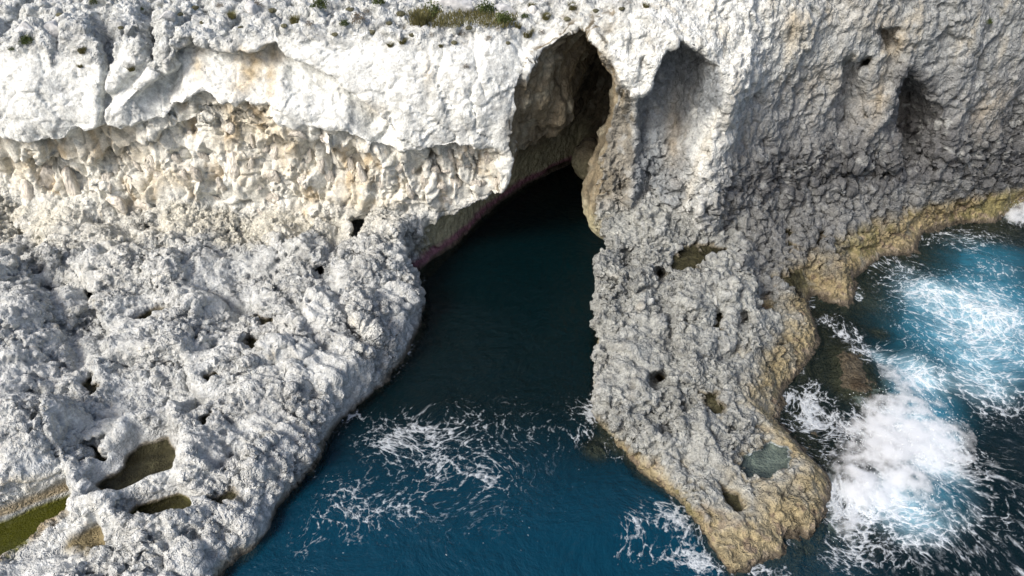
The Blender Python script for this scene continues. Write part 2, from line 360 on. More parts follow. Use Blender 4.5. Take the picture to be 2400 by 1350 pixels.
# potholes and pools on the ledges: (polygon px, rim height, depth of carving, softness, water level above floor or None)
POOLS = {
 'A': ([(215, 1142), (196, 1108), (235, 1058), (310, 1008), (385, 985), (414, 1030), (408, 1105), (350, 1122), (300, 1150)], 2.0, 1.45, 1.0, 0.5),
 'B': ([(290, 1190), (330, 1158), (415, 1130), (452, 1158), (446, 1196), (385, 1210), (325, 1212)], 1.7, 1.05, 0.6, 0.4),
 'C': ([(572, 792), (592, 764), (632, 752), (636, 792), (602, 804)], 2.5, 0.95, 0.25, 0.2),
 'D': ([(592, 738), (618, 726), (630, 736), (615, 748)], 2.6, 0.5, 0.2, 0.1),
 'E': ([(308, 735), (340, 716), (374, 708), (376, 722), (330, 740)], 2.6, 0.75, 0.22, 0.2),
 'F': ([(182, 880), (212, 852), (222, 890), (202, 912)], 2.3, 1.0, 0.3, 0.25),
 'G': ([(200, 1038), (240, 1028), (238, 1066), (206, 1074)], 1.7, 0.8, 0.3, 0.2),
 'H': ([(462, 975), (490, 960), (488, 986), (470, 992)], 2.3, 0.6, 0.2, 0.15),
 'I': ([(738, 638), (768, 622), (772, 636), (748, 648)], 2.9, 0.7, 0.2, None),
 'J': ([(492, 1162), (532, 1138), (536, 1162), (505, 1180)], 1.6, 0.45, 0.3, 0.1),
 'K': ([(366, 1306), (395, 1286), (408, 1298), (386, 1316)], 1.3, 0.5, 0.25, 0.15),
 'M': ([(478, 868), (500, 856), (512, 866), (488, 882)], 2.5, 0.7, 0.2, 0.15),
 'R1': ([(1570, 606), (1600, 568), (1660, 556), (1700, 572), (1706, 600), (1652, 622), (1592, 640)], 3.0, 0.55, 0.35, 0.26),
 'R2': ([(1738, 1082), (1770, 1040), (1795, 1016), (1850, 1036), (1858, 1082), (1800, 1104), (1752, 1114)], 1.05, 0.5, 0.35, 0.2),
 'R3': ([(1698, 1142), (1735, 1150), (1748, 1180), (1722, 1188)], 0.95, 0.55, 0.3, 0.12),
 'R4': ([(1658, 926), (1672, 920), (1688, 944), (1678, 958)], 1.7, 0.35, 0.15, 0.15),
 'R5': ([(1530, 872), (1560, 864), (1560, 888), (1536, 896)], 2.2, 0.8, 0.25, None),
 'R6': ([(1678, 720), (1702, 728), (1698, 760), (1682, 750)], 2.7, 0.9, 0.25, 0.2),
 'R7': ([(1735, 738), (1758, 736), (1762, 752), (1738, 758)], 2.5, 0.7, 0.25, None),
 'R8': ([(1835, 520), (1858, 528), (1862, 560), (1842, 565)], 2.6, 0.6, 0.25, 0.12),
 'R9': ([(1905, 530), (1940, 535), (1935, 565), (1912, 560)], 2.2, 0.6, 0.25, 0.12),
 'R10': ([(1825, 640), (1870, 630), (1880, 655), (1840, 662)], 1.8, 0.5, 0.25, 0.14),
 'R11': ([(1540, 632), (1556, 632), (1556, 660), (1546, 658)], 3.2, 0.7, 0.18, None),
}
rim_n = fbm(P2, 0.9, 3, 19).reshape(XX.shape)
pool_info = {}
INP = np.full_like(Zl, 9.0)
for k, (poly, zr, dep, soft, wat) in POOLS.items():
    wp = [pz(u, v, zr) for u, v in poly]
    sc_ = {'A': 1.15, 'B': 1.2, 'R1': 1.0, 'R2': 1.0}.get(k, 1.4)
    c_ = np.mean(wp, 0); wp = [tuple(c_ + (np.array(q) - c_) * sc_) for q in wp]
    d = sdpoly(wp, XX, YY)
    d = d + 0.16 * n3 + 0.22 * rim_n
    if wat is not None:
        pool_info[k] = (wp, zr, zr - dep + wat)
    Zl = lerp(Zl, zr + 0.1 * n2, 0.8 * sstep(1.0, 0.1, d))
    if wat is not None: Zl = np.where(d < 0.7, np.maximum(Zl, zr - dep + wat + 0.16 + 0.1 * n2), Zl)
    if k in ('A', 'B'): Zl = Zl + 0.45 * np.exp(-((d - 0.3) / 0.35) ** 2)
    INP = np.minimum(INP, d)
    Zl = lerp(Zl, np.full_like(Zl, zr - dep), sstep(0.0, soft, -d + 0.12))
# green trench and the low brown basin beside it
TRENCH = [pz(u, v, 0.6) for u, v in [(-120, 1262), (0, 1205), (90, 1170), (188, 1134), (200, 1158), (194, 1196), (110, 1240), (40, 1288), (-20, 1330), (-120, 1365)]]
d = sdpoly(TRENCH, XX, YY) + 0.15 * n3
Zl = lerp(Zl, np.full_like(Zl, 0.30), sstep(-0.1, 0.5, -d))
BASIN = [pz(u, v, 0.8) for u, v in [(165, 1278), (205, 1235), (248, 1208), (262, 1250), (268, 1305), (215, 1296)]]
d = sdpoly(BASIN, XX, YY) + 0.1 * n3
Zl = lerp(Zl, np.minimum(Zl, 0.62), sstep(0.0, 0.5, -d))
INP = np.minimum(INP, np.minimum(d, sdpoly(TRENCH, XX, YY)))

log('2d fields')
xs, ys, zs = GX[:, None, None], GY[None, :, None], GZ[None, None, :]
F = np.empty((nx, ny, nz), np.float32)
kRL = np.where(dPR < dPL, kR, kL).astype(np.float32)
CH = 74
for i in range(0, nx, CH):
    s = slice(i, min(nx, i + CH))
    zz = np.clip(zs, -0.6, 4)
    fl = smax(zs - Zl[s, :, None], dOUT[s, :, None] + kRL[s, :, None] * zz, np.float32(0.28))
    fc = smax(YF[s, None, :] - ys, zs - TP[s, :, None], np.float32(0.5))
    f = smin(fl, fc, np.float32(0.9))
    sl = np.maximum(XL[None] - xs[s], xs[s] - XR[None])
    sl = np.where(slot_on[None] > 0.5, sl, 5.0)
    f = smax(f, -sl, np.float32(0.25))
    F[s] = np.minimum(f, zs - Zb[s, :, None])
def lump(u, v, y, rx, ry, rz, k=0.5):
    x0, z0 = py(u, v, y); m = max(rx, ry, rz) + 1.2
    i0, i1 = np.searchsorted(GX, [x0 - m, x0 + m]); j0, j1 = np.searchsorted(GY, [y - m, y + m]); k0, k1 = np.searchsorted(GZ, [z0 - m, z0 + m])
    X, Y, Z_ = np.meshgrid(GX[i0:i1], GY[j0:j1], GZ[k0:k1], indexing='ij')
    d = (np.sqrt(((X - x0) / rx) ** 2 + ((Y - y) / ry) ** 2 + ((Z_ - z0) / rz) ** 2) - 1) * min(rx, ry, rz)
    F[i0:i1, j0:j1, k0:k1] = smin(F[i0:i1, j0:j1, k0:k1], d.astype(np.float32), np.float32(k))
lump(1422, 505, 37.3, 1.0, 1.0, 1.5); lump(1372, 372, 45.0, 0.9, 1.0, 1.5, 0.3)
lump(1300, 245, 40.2, 0.9, 0.9, 1.5); lump(1255, 210, 38.6, 0.9, 0.8, 1.3)
def bore(u, v, r, y0, y1):                   # a hole eaten obliquely into the rock
    (xa, za), (xb, zb) = py(u, v, y0), py(u, v, y1)
    i0, i1 = np.searchsorted(GX, [min(xa, xb) - r - .3, max(xa, xb) + r + .3]); j0, j1 = np.searchsorted(GY, [y0 - r - .3, y1 + r + .3]); k0, k1 = np.searchsorted(GZ, [min(za, zb) - r - .3, max(za, zb) + r + .3])
    X, Y, Z_ = np.meshgrid(GX[i0:i1], GY[j0:j1], GZ[k0:k1], indexing='ij')
    a = np.array([xa, y0, za]); e = np.array([xb, y1, zb]) - a
    t = np.clip(((X - a[0]) * e[0] + (Y - a[1]) * e[1] + (Z_ - a[2]) * e[2]) / (e @ e), 0, 1)
    d = np.sqrt((X - a[0] - t * e[0]) ** 2 + (Y - a[1] - t * e[1]) ** 2 + (Z_ - a[2] - t * e[2]) ** 2) - r
    q = np.c_[X.ravel(), Y.ravel(), Z_.ravel()].astype(np.float32)
    d = d + 0.5 * r * fbm(q, r * 2.2, 2, 77).reshape(X.shape)
    F[i0:i1, j0:j1, k0:k1] = np.maximum(F[i0:i1, j0:j1, k0:k1], -d)
bore(842, 530, 0.62, 32.5, 38.2); bore(836, 556, 0.42, 32.5, 37.2)
bore(750, 632, 0.34, 30.0, 35.0); bore(345, 532, 0.3, 34.0, 38.0); bore(210, 692, 0.36, 29.0, 33.6); bore(1548, 640, 0.32, 29.5, 33.8); bore(1690, 738, 0.36, 26.0, 30.2)
bore(1745, 745, 0.34, 25.5, 29.6); bore(1548, 880, 0.34, 22.5, 25.6); bore(2030, 146, 0.42, 38.0, 42.5); bore(905, 600, 0.3, 31, 35.4); bore(1850, 545, 0.34, 32, 36.6); bore(1925, 548, 0.36, 32, 36.8)
log('volume')

def surface_nets(F):
    S = (F < 0)
    c = np.zeros(tuple(np.array(F.shape) - 1), np.uint8)
    for a in (0, 1):
        for b in (0, 1):
            for d in (0, 1):
                c += S[a:F.shape[0] - 1 + a, b:F.shape[1] - 1 + b, d:F.shape[2] - 1 + d]
    act = (c > 0) & (c < 8)
    I = np.argwhere(act).astype(np.int32)
    N = len(I)
    vid = np.full(act.shape, -1, np.int32); vid[act] = np.arange(N)
    pos = np.zeros((N, 3), np.float32); cnt = np.zeros(N, np.float32)
    cor = {}
    for a in (0, 1):
        for b in (0, 1):
            for d in (0, 1):
                cor[a, b, d] = F[I[:, 0] + a, I[:, 1] + b, I[:, 2] + d]
    for ax in range(3):
        for p in (0, 1):
            for q in (0, 1):
                o0 = [0, 0, 0]; o0[(ax + 1) % 3] = p; o0[(ax + 2) % 3] = q
                o1 = list(o0); o1[ax] = 1
                f0, f1 = cor[tuple(o0)], cor[tuple(o1)]
                m = (f0 < 0) != (f1 < 0)
                t = np.where(m, f0 / np.where(m, f0 - f1, 1), 0)
                for k in range(3):
                    pos[:, k] += np.where(m, o0[k] + (t if k == ax else 0), 0)
                cnt += m
    V = I + pos / cnt[:, None]
    Q = []
    for ax in range(3):
        b, d = (ax + 1) % 3, (ax + 2) % 3
        sl0 = [slice(None)] * 3; sl1 = [slice(None)] * 3
        sl0[ax] = slice(0, -1); sl1[ax] = slice(1, None)
        e0, e1 = S[tuple(sl0)], S[tuple(sl1)]
        E = np.argwhere(e0 != e1)
        E = E[(E[:, b] > 0) & (E[:, d] > 0) & (E[:, b] < F.shape[b] - 1) & (E[:, d] < F.shape[d] - 1)]
        ins = S[E[:, 0], E[:, 1], E[:, 2]]
        def cell(db, dd):
            C = E.copy(); C[:, b] -= db; C[:, d] -= dd
            return vid[C[:, 0], C[:, 1], C[:, 2]]
        q = np.stack([cell(1, 1), cell(0, 1), cell(0, 0), cell(1, 0)], 1)
        q[~ins] = q[~ins][:, ::-1]
        Q.append(q)
    return V.astype(np.float32), np.concatenate(Q)

V, Q = surface_nets(F)
del F
V = V * np.float32(HV) + np.array([GX[0], GY[0], GZ[0]], np.float32)
log('nets', len(V), len(Q))

def normals(V, Q):
    a = V[Q[:, 2]] - V[Q[:, 0]]; b = V[Q[:, 3]] - V[Q[:, 1]]
    n = np.cross(a, b)
    N = np.zeros_like(V)
    for k in range(4):
        for c in range(3):
            N[:, c] += np.bincount(Q[:, k], n[:, c], len(V)).astype(np.float32)
    return N / (np.linalg.norm(N, axis=1)[:, None] + 1e-9)
def smooth(V, Q, it=1, lam=0.5):
    for _ in range(it):
        c = np.zeros(len(V), np.float32); S = np.zeros_like(V)
        for k in range(4):
            j = Q[:, (k + 1) % 4]; l = Q[:, (k + 3) % 4]
            c += np.bincount(Q[:, k], minlength=len(V)) * 2
            for d in range(3):
                S[:, d] += np.bincount(Q[:, k], V[j, d] + V[l, d], len(V))
        V = V + lam * (S / np.maximum(c, 1)[:, None] - V)
    return V.astype(np.float32)
V = smooth(V, Q, 2)

# keep what the place can show: the cone of view with a wide margin, and no far-down bed
def px(P):
    d = P[:, 1] * CT + (CAMH - P[:, 2]) * ST
    vy = P[:, 1] * ST - (CAMH - P[:, 2]) * CT
    return 1200 + FPX * P[:, 0] / d, 675 - FPX * vy / d, d
def bil(G, A, B, a0, b0):                    # bilinear lookup on a 2D field
    a = np.clip((A - a0) / HV, 0, G.shape[0] - 1.001); b = np.clip((B - b0) / HV, 0, G.shape[1] - 1.001)
    i = a.astype(int); j = b.astype(int); a = a - i; b = b - j
    return (G[i, j] * (1 - a) * (1 - b) + G[i + 1, j] * a * (1 - b) + G[i, j + 1] * (1 - a) * b + G[i + 1, j + 1] * a * b).astype(np.float32)
def fld(G, P): return bil(G, P[:, 0], P[:, 1], GX[0], GY[0])
def fxz(G, P): return bil(G, P[:, 0], P[:, 2], GX[0], GZ[0])
def fyz(G, P): return bil(G, P[:, 1], P[:, 2], GY[0], GZ[0])
def compact(V, Q, keep, *arrs):
    Q = Q[keep]; used = np.zeros(len(V), bool); used[Q.ravel()] = True
    m = np.cumsum(used) - 1
    return (V[used], m[Q]) + tuple(a[used] for a in arrs)
u_, v_, _d = px(V)
ok = (u_ > -420) & (u_ < 2820) & (v_ > -420) & (v_ < 1700) & (V[:, 2] > -1.42)
V, Q = compact(V, Q, ok[Q].all(1))
log('culled', len(V), len(Q))

# ------------------------------------------------------------------ zones of the rock
def zones(V, N):
    z = {}
    zl = fld(Zl, V); tp = fld(TP, V); yf = fxz(YF, V)
    xl = fyz(XL, V); xr = fyz(XR, V)
    z['up'] = up = N[:, 2]
    ns = np.minimum(np.abs(V[:, 0] - xl), np.abs(V[:, 0] - xr))
    inslot = sstep(1.0, 0.45, np.where((V[:, 0] > xl) & (V[:, 0] < xr), 0, ns)) * sstep(-0.72, -0.45, N[:, 1]) * sstep(35.2, 36.2, V[:, 1])
    cave = np.maximum(sstep(0.2, 0.8, V[:, 1] - yf), inslot) * sstep(-7.5, -6.0, V[:, 0]) * sstep(9.5, 8.5, V[:, 0]) * sstep(-0.15, -0.6, V[:, 2] - tp)
    z['cave'] = cave
    plat = sstep(-1.1, -0.3, V[:, 2] - tp) * sstep(9.0, 10, V[:, 2])
    z['plat'] = plat * (1 - cave)
    ledge = sstep(1.3, 0.3, V[:, 2] - zl) * sstep(5.8, 4.4, V[:, 2]) * (1 - cave)
    z['ledge'] = ledge
    z['face'] = np.clip(1 - ledge - z['plat'] - cave, 0, 1)
    z['right'] = sstep(1.5, 5.0, V[:, 0])
    l1 = np.interp(V[:, 0], GX, lip1[:, 0]); 
    z['under'] = sstep(-0.05, 0.35, l1 - V[:, 2]) * sstep(0.6, -1.2, V[:, 0] + 0.2) * z['face']      # broken wall under the lip
    z['smooth'] = sstep(-0.05, -0.3, fld(INP, V)) * ledge
    z['dout'] = fld(dOUT, V); z['dR'] = fld(dPR, V); z['cx'] = np.interp(V[:, 1], GY, cx)
    return z

N = normals(V, Q)
Z1 = zones(V, N)
P = V.copy()
wv = np.stack([perlin(P, 1.7, 21), perlin(P, 1.7, 22), perlin(P, 1.7, 23)], 1)
def cells(P, sc, seed, stretch=(1, 1, 1), warp=0.0):
    q = P * np.array(stretch, np.float32)
    if warp: q = q + wv * np.float32(warp)
    f1, f2, c = worley(q, sc, seed)
    return 0.55 - f1, f2 - f1, c
karst = Z1['ledge'] * sstep(-0.2, 0.5, P[:, 2])
right = Z1['right']; face = Z1['face']; under = Z1['under']; plat = Z1['plat']; cave = Z1['cave']
def turn(P):                                  # karst lobes run obliquely across the ledges
    c, s_ = math.cos(0.75), math.sin(0.75)
    return np.stack([P[:, 0] * c + P[:, 1] * s_, (-P[:, 0] * s_ + P[:, 1] * c) * 1.55, P[:, 2]], 1).astype(np.float32)
PT = turn(P)
c1, e1, i1 = cells(PT, 1.9, 1, (1, 1, 0.8), 0.8)
c2, e2, i2 = cells(PT, 0.85, 2, (1, 1, 0.8), 0.5)
patch = sstep(-0.25, 0.35, fbm(P, 4.5, 2, 35))
D = np.zeros(len(P), np.float32)
kk = karst * (1 - 0.7 * sstep(0.9, 0.2, P[:, 2])) * (1 - 0.9 * Z1['smooth']) * (0.35 + 0.75 * patch)
rg1 = 0.30 - np.abs(perlin(P + wv * 0.3, 1.5, 33))
q1, qe1, _q = facets(PT + wv * 0.6, 1.5, 71); q2, qe2, _q = facets(PT + wv * 0.35, 0.7, 72)
D += kk * (0.36 * c1 + 0.10 * c2 + 0.35 * fbm(P, 2.6, 3, 31) + 0.20 * rg1 + 0.36 * q1 - 0.18 * sstep(0.08, 0.0, qe1) * patch + (0.20 * q2 - 0.09 * sstep(0.12, 0.0, qe2)) * patch)
D -= kk * 0.35 * sstep(0.36, 0.66, perlin(P, 1.2, 41) * 0.75 + perlin(P, 0.5, 43) * 0.4)
# broken wall of blocks under the lip, upright stretched cells with open joints
b1, eb1, ib1 = cells(P, 2.0, 5, (1.5, 0.7, 0.75), 0.7)
b3, eb3, ib3 = cells(P, 0.95, 8, (1.2, 0.8, 0.8), 0.35)
bsm = sstep(-0.2, 0.3, perlin(P, 3.0, 58))
u1, ue1, _q = facets(P * np.array([1.2, 0.8, 0.75], np.float32) + wv * 0.5, 1.7, 75); u2, ue2, _q = facets(P * np.array([1.1, 0.9, 0.8], np.float32) + wv * 0.25, 0.75, 76)
D += under * (0.8 * u1 - 0.16 * sstep(0.1, 0, ue1) + bsm * (0.28 * u2 - 0.12 * sstep(0.12, 0, ue2)))
D += under * (0.40 * (R3[ib1, 1] - 0.5) + 0.15 * b1 - 0.16 * sstep(0.10, 0.0, eb1) + 0.35 * fbm(P, 2.2, 2, 59) + bsm * (0.26 * (R3[ib3, 1] - 0.5) + 0.12 * b3 - 0.14 * sstep(0.12, 0.0, eb3))) * sstep(0, 1.2, P[:, 2] - 2.2)
# smooth white upper face, left
wface = face * (1 - right) * (1 - under)
D += wface * (0.62 * fbm(P, 3.4, 3, 51) - 0.30 * (0.25 - np.abs(perlin(P * np.array([1, 1, 0.7], np.float32) + wv * 0.3, 2.6, 53))).clip(0, 1) - 0.13 * sstep(0.045, 0.0, np.abs(perlin(P + wv * 0.2, 1.9, 55))) * sstep(-0.1, 0.4, perlin(P, 4.0, 57)))
f3, fe3, _q = facets(P * np.array([1, 1, 0.8], np.float32) + wv * 0.5, 2.6, 78); f4, fe4, _q = facets(P + wv * 0.3, 0.9, 79)
D += wface * (0.16 * f3 - 0.08 * sstep(0.05, 0.0, fe3) + (0.06 * f4 - 0.04 * sstep(0.06, 0.0, fe4)) * patch)
D += face * right * (0.30 * f3 + 0.18 * f4 - 0.06 * sstep(0.08, 0.0, fe4)) + plat * (0.30 * q1 + 0.20 * q2 - 0.12 * sstep(0.1, 0, qe2)) + cave * (0.35 * f3 + 0.2 * f4) * sstep(2.5, 5.0, P[:, 2])
# fluted right hand cliff
fl = fbm(P * np.array([1, 1, 0.3], np.float32) + wv * 0.55, 1.2, 3, 61)
D += face * right * (0.40 * fbm(P, 2.4, 3, 63) + 0.50 * (0.3 - np.abs(fl) * 1.6) * sstep(10, 24, P[:, 0] + 6) * sstep(-0.3, 0.4, perlin(P, 3.0, 65)) + 0.35 * c1 * rg1 + 0.20 * c2 * sstep(-0.2, 0.3, perlin(P, 2.5, 66)) + 0.10 * fl)
lowr = sstep(8.0, 5.0, P[:, 2]) * face * right
D += lowr * (0.35 * c2 + 0.15 * c1)
D += plat * (0.34 * c1 + 0.26 * c2 + 0.25 * rg1)
D += cave * (0.5 * c1 + 0.2 * c2 + 0.35 * fbm(P, 1.8, 3, 71)) * (0.25 + 0.75 * sstep(2.5, 5.0, P[:, 2]))
bedw = sstep(0.1, -0.2, P[:, 2])
D = D * (1 - bedw) + bedw * 0.25 * (c1 + c2)
V = V + N * D[:, None]
log('displace 1')

# finer mesh inside the view, then the fine relief
u_, v_, _d = px(V)
ins = (u_ > -30) & (u_ < 2430) & (v_ > -30) & (v_ < 1385) & (V[:, 2] > -0.2)
fcn = normals(V, Q); vw = V - np.array([0, 0, CAMH], np.float32); vw /= np.linalg.norm(vw, axis=1)[:, None]
back = (fcn * vw).sum(1) > 0.2
sub = ins[Q].any(1) & ~back[Q].all(1)
def subdivide(V, Q, sub):
    Qs = Q[sub]
    E = np.concatenate([np.sort(np.stack([Qs[:, k], Qs[:, (k + 1) % 4]], 1), 1) for k in range(4)])
    key = E[:, 0].astype(np.int64) * len(V) + E[:, 1]
    uq, inv = np.unique(key, return_inverse=True)
    a = (uq // len(V)).astype(np.int64); b = (uq % len(V)).astype(np.int64)
    EV = (V[a] + V[b]) * 0.5; CV = V[Qs].mean(1)
    n0 = len(V); m = len(Qs)
    e = (inv.reshape(4, m) + n0); c = np.arange(m) + n0 + len(uq)
    nq = np.concatenate([np.stack([Qs[:, k], e[k], c, e[(k + 3) % 4]], 1) for k in range(4)])
    return np.concatenate([V, EV, CV]).astype(np.float32), np.concatenate([nq, Q[~sub]])
V, Q = subdivide(V, Q, sub)
V = smooth(V, Q, 1, 0.35)
N = normals(V, Q)
log('subdivided', len(V), len(Q))
Z2 = zones(V, N)
P = V.copy()
karst = Z2['ledge']; right = Z2['right']; face = Z2['face']; under = Z2['under']; plat = Z2['plat']; cave = Z2['cave']
wv = np.stack([perlin(P, 0.7, 24), perlin(P, 0.7, 25), perlin(P, 0.7, 26)], 1)
c3, e3, i3 = cells(turn(P), 0.46, 3, (1, 1, 0.85), 0.22)
c4, e4, i4 = cells(P, 0.21, 9, (1, 1, 0.9), 0.06)
fn = fbm(P, 0.5, 3, 81)
tid = sstep(1.0, 0.25, P[:, 2])
kk = karst * (1 - 0.45 * tid) * (1 - 0.85 * Z2['smooth'])
rg = 0.30 - np.abs(perlin(P * np.array([1.0, 0.8, 0.6], np.float32), 0.55, 85))
pit = sstep(0.24, 0.5, perlin(P, 0.36, 44))
vary = 0.18 + 0.25 * right + (0.9 - 0.15 * right) * sstep(-0.28, 0.40, fbm(P, 2.6, 3, 46))
def ridge(sc, seed, st=(1, 1, 1)): return 1 - 2.6 * np.abs(perlin(P * np.array(st, np.float32) + wv * np.float32(0.25 * sc), sc, seed))
PTf = turn(P)
spiky = 0.10 * ridge(1.0, 181, (1, 0.75, 0.6)) + 0.09 * ridge(0.5, 182, (0.8, 1, 0.6)) + 0.075 * ridge(0.25, 183)
mS = sstep(-0.30, 0.25, fbm(P, 4.0, 2, 184) + 0.15 + 0.25 * sstep(32, 22, P[:, 1]) - 0.1 * right)
q3, qe3, _q = facets(PTf + wv * 0.15, 0.34, 73)
rnd_ = 0.07 * c3 + 0.05 * c4 + 0.09 * rg + 0.20 * q3 - 0.06 * sstep(0.14, 0.0, qe3)
D = kk * vary * (lerp(rnd_, spiky + 0.16 * q3, mS) + 0.08 * fn - 0.20 * pit - 0.06 * sstep(0.12, 0.0, e3) * (1 - mS))
b2, eb2, ib2 = cells(P, 0.45, 6, (1.1, 0.9, 0.8), 0.18)
bs2 = sstep(0.0, 0.35, perlin(P, 2.0, 60))
D += under * (0.12 * q3 * bs2 + bs2 * (0.05 * b2 + 0.09 * (R3[ib2, 1] - 0.5) - 0.07 * sstep(0.12, 0.0, eb2)) + 0.05 * fn)
wface = face * (1 - right) * (1 - under)
D += wface * (0.03 * fn + 0.025 * q3 - 0.06 * sstep(0.34, 0.55, perlin(P, 0.4, 87)) - 0.05 * sstep(0.04, 0.0, np.abs(perlin(P + wv * 0.1, 0.9, 89))) * sstep(0.0, 0.4, perlin(P, 2.0, 90)))
lowr = sstep(8.0, 5.0, P[:, 2]) * face * right
fl = fbm(P * np.array([1, 1, 0.3], np.float32), 0.42, 2, 91)
wst = sstep(0.0, 0.4, perlin(P, 1.8, 92))
D += face * right * (0.08 * fn + 0.08 * (0.3 - np.abs(fl) * 1.5) + 0.35 * spiky + wst * (0.15 * c3 + 0.06 * c4 - 0.14 * pit)) + lowr * (1.0 * spiky + 0.2 * q3) + lowr * (0.32 * c3 + 0.12 * c4 + 0.16 * rg - 0.18 * pit)
pin = 0.20 * ridge(0.75, 191, (1, 1, 0.16)) + 0.13 * ridge(0.36, 192, (1, 1, 0.25))
pinw = np.maximum(lowr, karst * sstep(9.0, 12.0, P[:, 0]) * sstep(27.0, 30.0, P[:, 1]) * sstep(0.9, 1.6, P[:, 2]))
D += pinw * pin
tA = P[:, 0] * -0.36 + P[:, 1] * -0.93; tB = P[:, 0] * 0.93 - P[:, 1] * 0.36
PF = np.stack([tA, tB * 0.22, P[:, 2] * 0.22], 1).astype(np.float32) + wv * np.float32(0.12)
flw = karst * (1 - right) * sstep(-5.5, -2.5, Z2['dout']) * sstep(0.25, 0.7, P[:, 2]) * (1 - Z2['smooth'])
D += flw * (0.16 * (1 - 2.6 * np.abs(perlin(PF, 0.8, 193))) + 0.10 * (1 - 2.6 * np.abs(perlin(PF, 0.4, 194))))
D += plat * (0.15 * c3 + 0.10 * fn + 0.05 * c4 + 0.09 * rg) + cave * (0.14 * c3 + 0.08 * fn)
V = V + N * D[:, None]
N = normals(V, Q)
log('displace 2')

# ------------------------------------------------------------------ rock colours by zone, with shade painted into two niches
def C(*c): return np.array(c, np.float32)
def mixc(A, b, t): return A + (np.asarray(b, np.float32) - A) * np.clip(t, 0, 1)[:, None]
P = V
Zc = Z2
big = fbm(P, 6.0, 3, 101); mid = fbm(P, 1.6, 3, 103); sml = fbm(P, 0.5, 2, 105)
streak = fbm(P * np.array([1, 1, 0.16], np.float32), 0.9, 3, 107)
WHITE, GREY, TAN, OCHRE, BROWN = C(.715, .71, .69), C(.49, .488, .48), C(.56, .485, .375), C(.31, .24, .12), C(.19, .15, .095)
PURPLE, DARK, CREAM, BLUEG = C(.085, .05, .055), C(.10, .10, .10), C(.62, .57, .47), C(.36, .39, .42)
col = np.tile(GREY, (len(P), 1))
left = 1 - Zc['right']
# ledges
col = mixc(col, C(.50, .505, .51), 0.6 * sstep(0.0, 0.4, mid) * Zc['ledge'])
col = mixc(col, C(.30, .30, .30), 0.6 * sstep(0.05, 0.45, -mid + 0.3 * sml) * Zc['ledge'])
col = mixc(col, CREAM, 0.7 * Zc['ledge'] * left * sstep(-0.25, 0.35, big + 0.6 * mid + sstep(32, 36, P[:, 1]) - 0.3) * sstep(26, 33, P[:, 1]) * sstep(-5, -9, P[:, 0]))
col = mixc(col, C(.56, .555, .545), 0.6 * Zc['ledge'] * left * sstep(0.0, 0.4, big - 0.3 * mid + 0.15))
col = mixc(col, C(.27, .272, .262), 0.85 * Zc['ledge'] * Zc['right'])
col = mixc(col, C(.36, .36, .34), 0.55 * Zc['ledge'] * Zc['right'] * sstep(0.0, 0.35, sml + mid))
col = mixc(col, C(.175, .165, .15), 0.7 * Zc['ledge'] * Zc['right'] * sstep(0.1, 0.4, mid + 0.3 * big) * sstep(28, 22, P[:, 1]))
# upper faces
STAIN = [(440, 150, 22, 40, .55), (570, 165, 40, 40, .6), (632, 140, 26, 26, .6), (630, 200, 22, 40, .5), (560, 200, 30, 30, .35), (1005, 175, 14, 40, .25), (880, 250, 26, 30, .3), (1195, 300, 14, 30, .45), (1850, 60, 26, 40, .5), (2000, 30, 50, 40, .4), (2060, 60, 50, 30, .5), (2100, 110, 30, 40, .5), (1700, 200, 14, 60, .5), (1590, 330, 18, 80, .45), (2060, 230, 20, 60, .55), (1930, 200, 50, 60, .35), (2150, 330, 40, 40, .2), (2330, 260, 40, 50, .35)]
stn = np.zeros(XF.shape, np.float32)
for u, v, ru, rv, w in STAIN:
    yy_ = 36.0 if u < 1500 else 36.0 + (u - 1500) / 900 * 5.5
    x0, z0 = py(u, v, yy_); rx = py(u + ru, v, yy_)[0] - x0; rz = z0 - py(u, v + rv, yy_)[1]
    stn = np.maximum(stn, w * np.exp(-((XF - x0) / rx) ** 2 - ((ZF - z0) / rz) ** 2))
stn = fxz(stn, P)
col = mixc(col, WHITE, face * left)
col = mixc(col, C(.60, .60, .60), 0.45 * face * left * (1 - under) * sstep(0.1, 0.5, mid + 0.4 * sml))
col = mixc(col, C(.67, .64, .58), under * 0.8)
col = mixc(col, TAN, under * sstep(-0.15, 0.45, big + 0.7 * mid) * 0.75)
col = mixc(col, C(.46, .33, .18), under * 0.55 * sstep(0.12, 0.45, streak + 0.3 * mid))
wr = face * Zc['right']
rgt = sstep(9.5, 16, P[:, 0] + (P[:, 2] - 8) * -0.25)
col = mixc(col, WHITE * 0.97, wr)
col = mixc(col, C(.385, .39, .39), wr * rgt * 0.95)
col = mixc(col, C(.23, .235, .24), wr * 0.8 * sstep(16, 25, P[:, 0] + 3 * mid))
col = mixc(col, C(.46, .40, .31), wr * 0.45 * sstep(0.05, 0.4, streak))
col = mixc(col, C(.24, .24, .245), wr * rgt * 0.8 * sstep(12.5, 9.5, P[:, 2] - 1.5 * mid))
col = mixc(col, C(.085, .085, .09), wr * rgt * 0.92 * sstep(9.0, 5.5, P[:, 2] - 0.9 * mid))  # right cliff grades darker towards its foot
col = mixc(col, C(.145, .145, .15), 0.8 * Zc['ledge'] * sstep(12, 15, P[:, 0]) * sstep(29, 33, P[:, 1]))
col = mixc(col, C(.30, .30, .30), wr * 0.5 * sstep(0.1, 0.45, -streak))
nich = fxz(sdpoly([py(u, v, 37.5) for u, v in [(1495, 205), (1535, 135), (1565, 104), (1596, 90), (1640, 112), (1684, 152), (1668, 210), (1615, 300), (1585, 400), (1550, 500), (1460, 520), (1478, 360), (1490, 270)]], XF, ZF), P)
col = mixc(col, C(.20, .215, .235), wr * 0.92 * sstep(0.35, -0.25, nich + 0.5 * mid))  # blue-grey niche wall, with the shade behind the buttress painted in
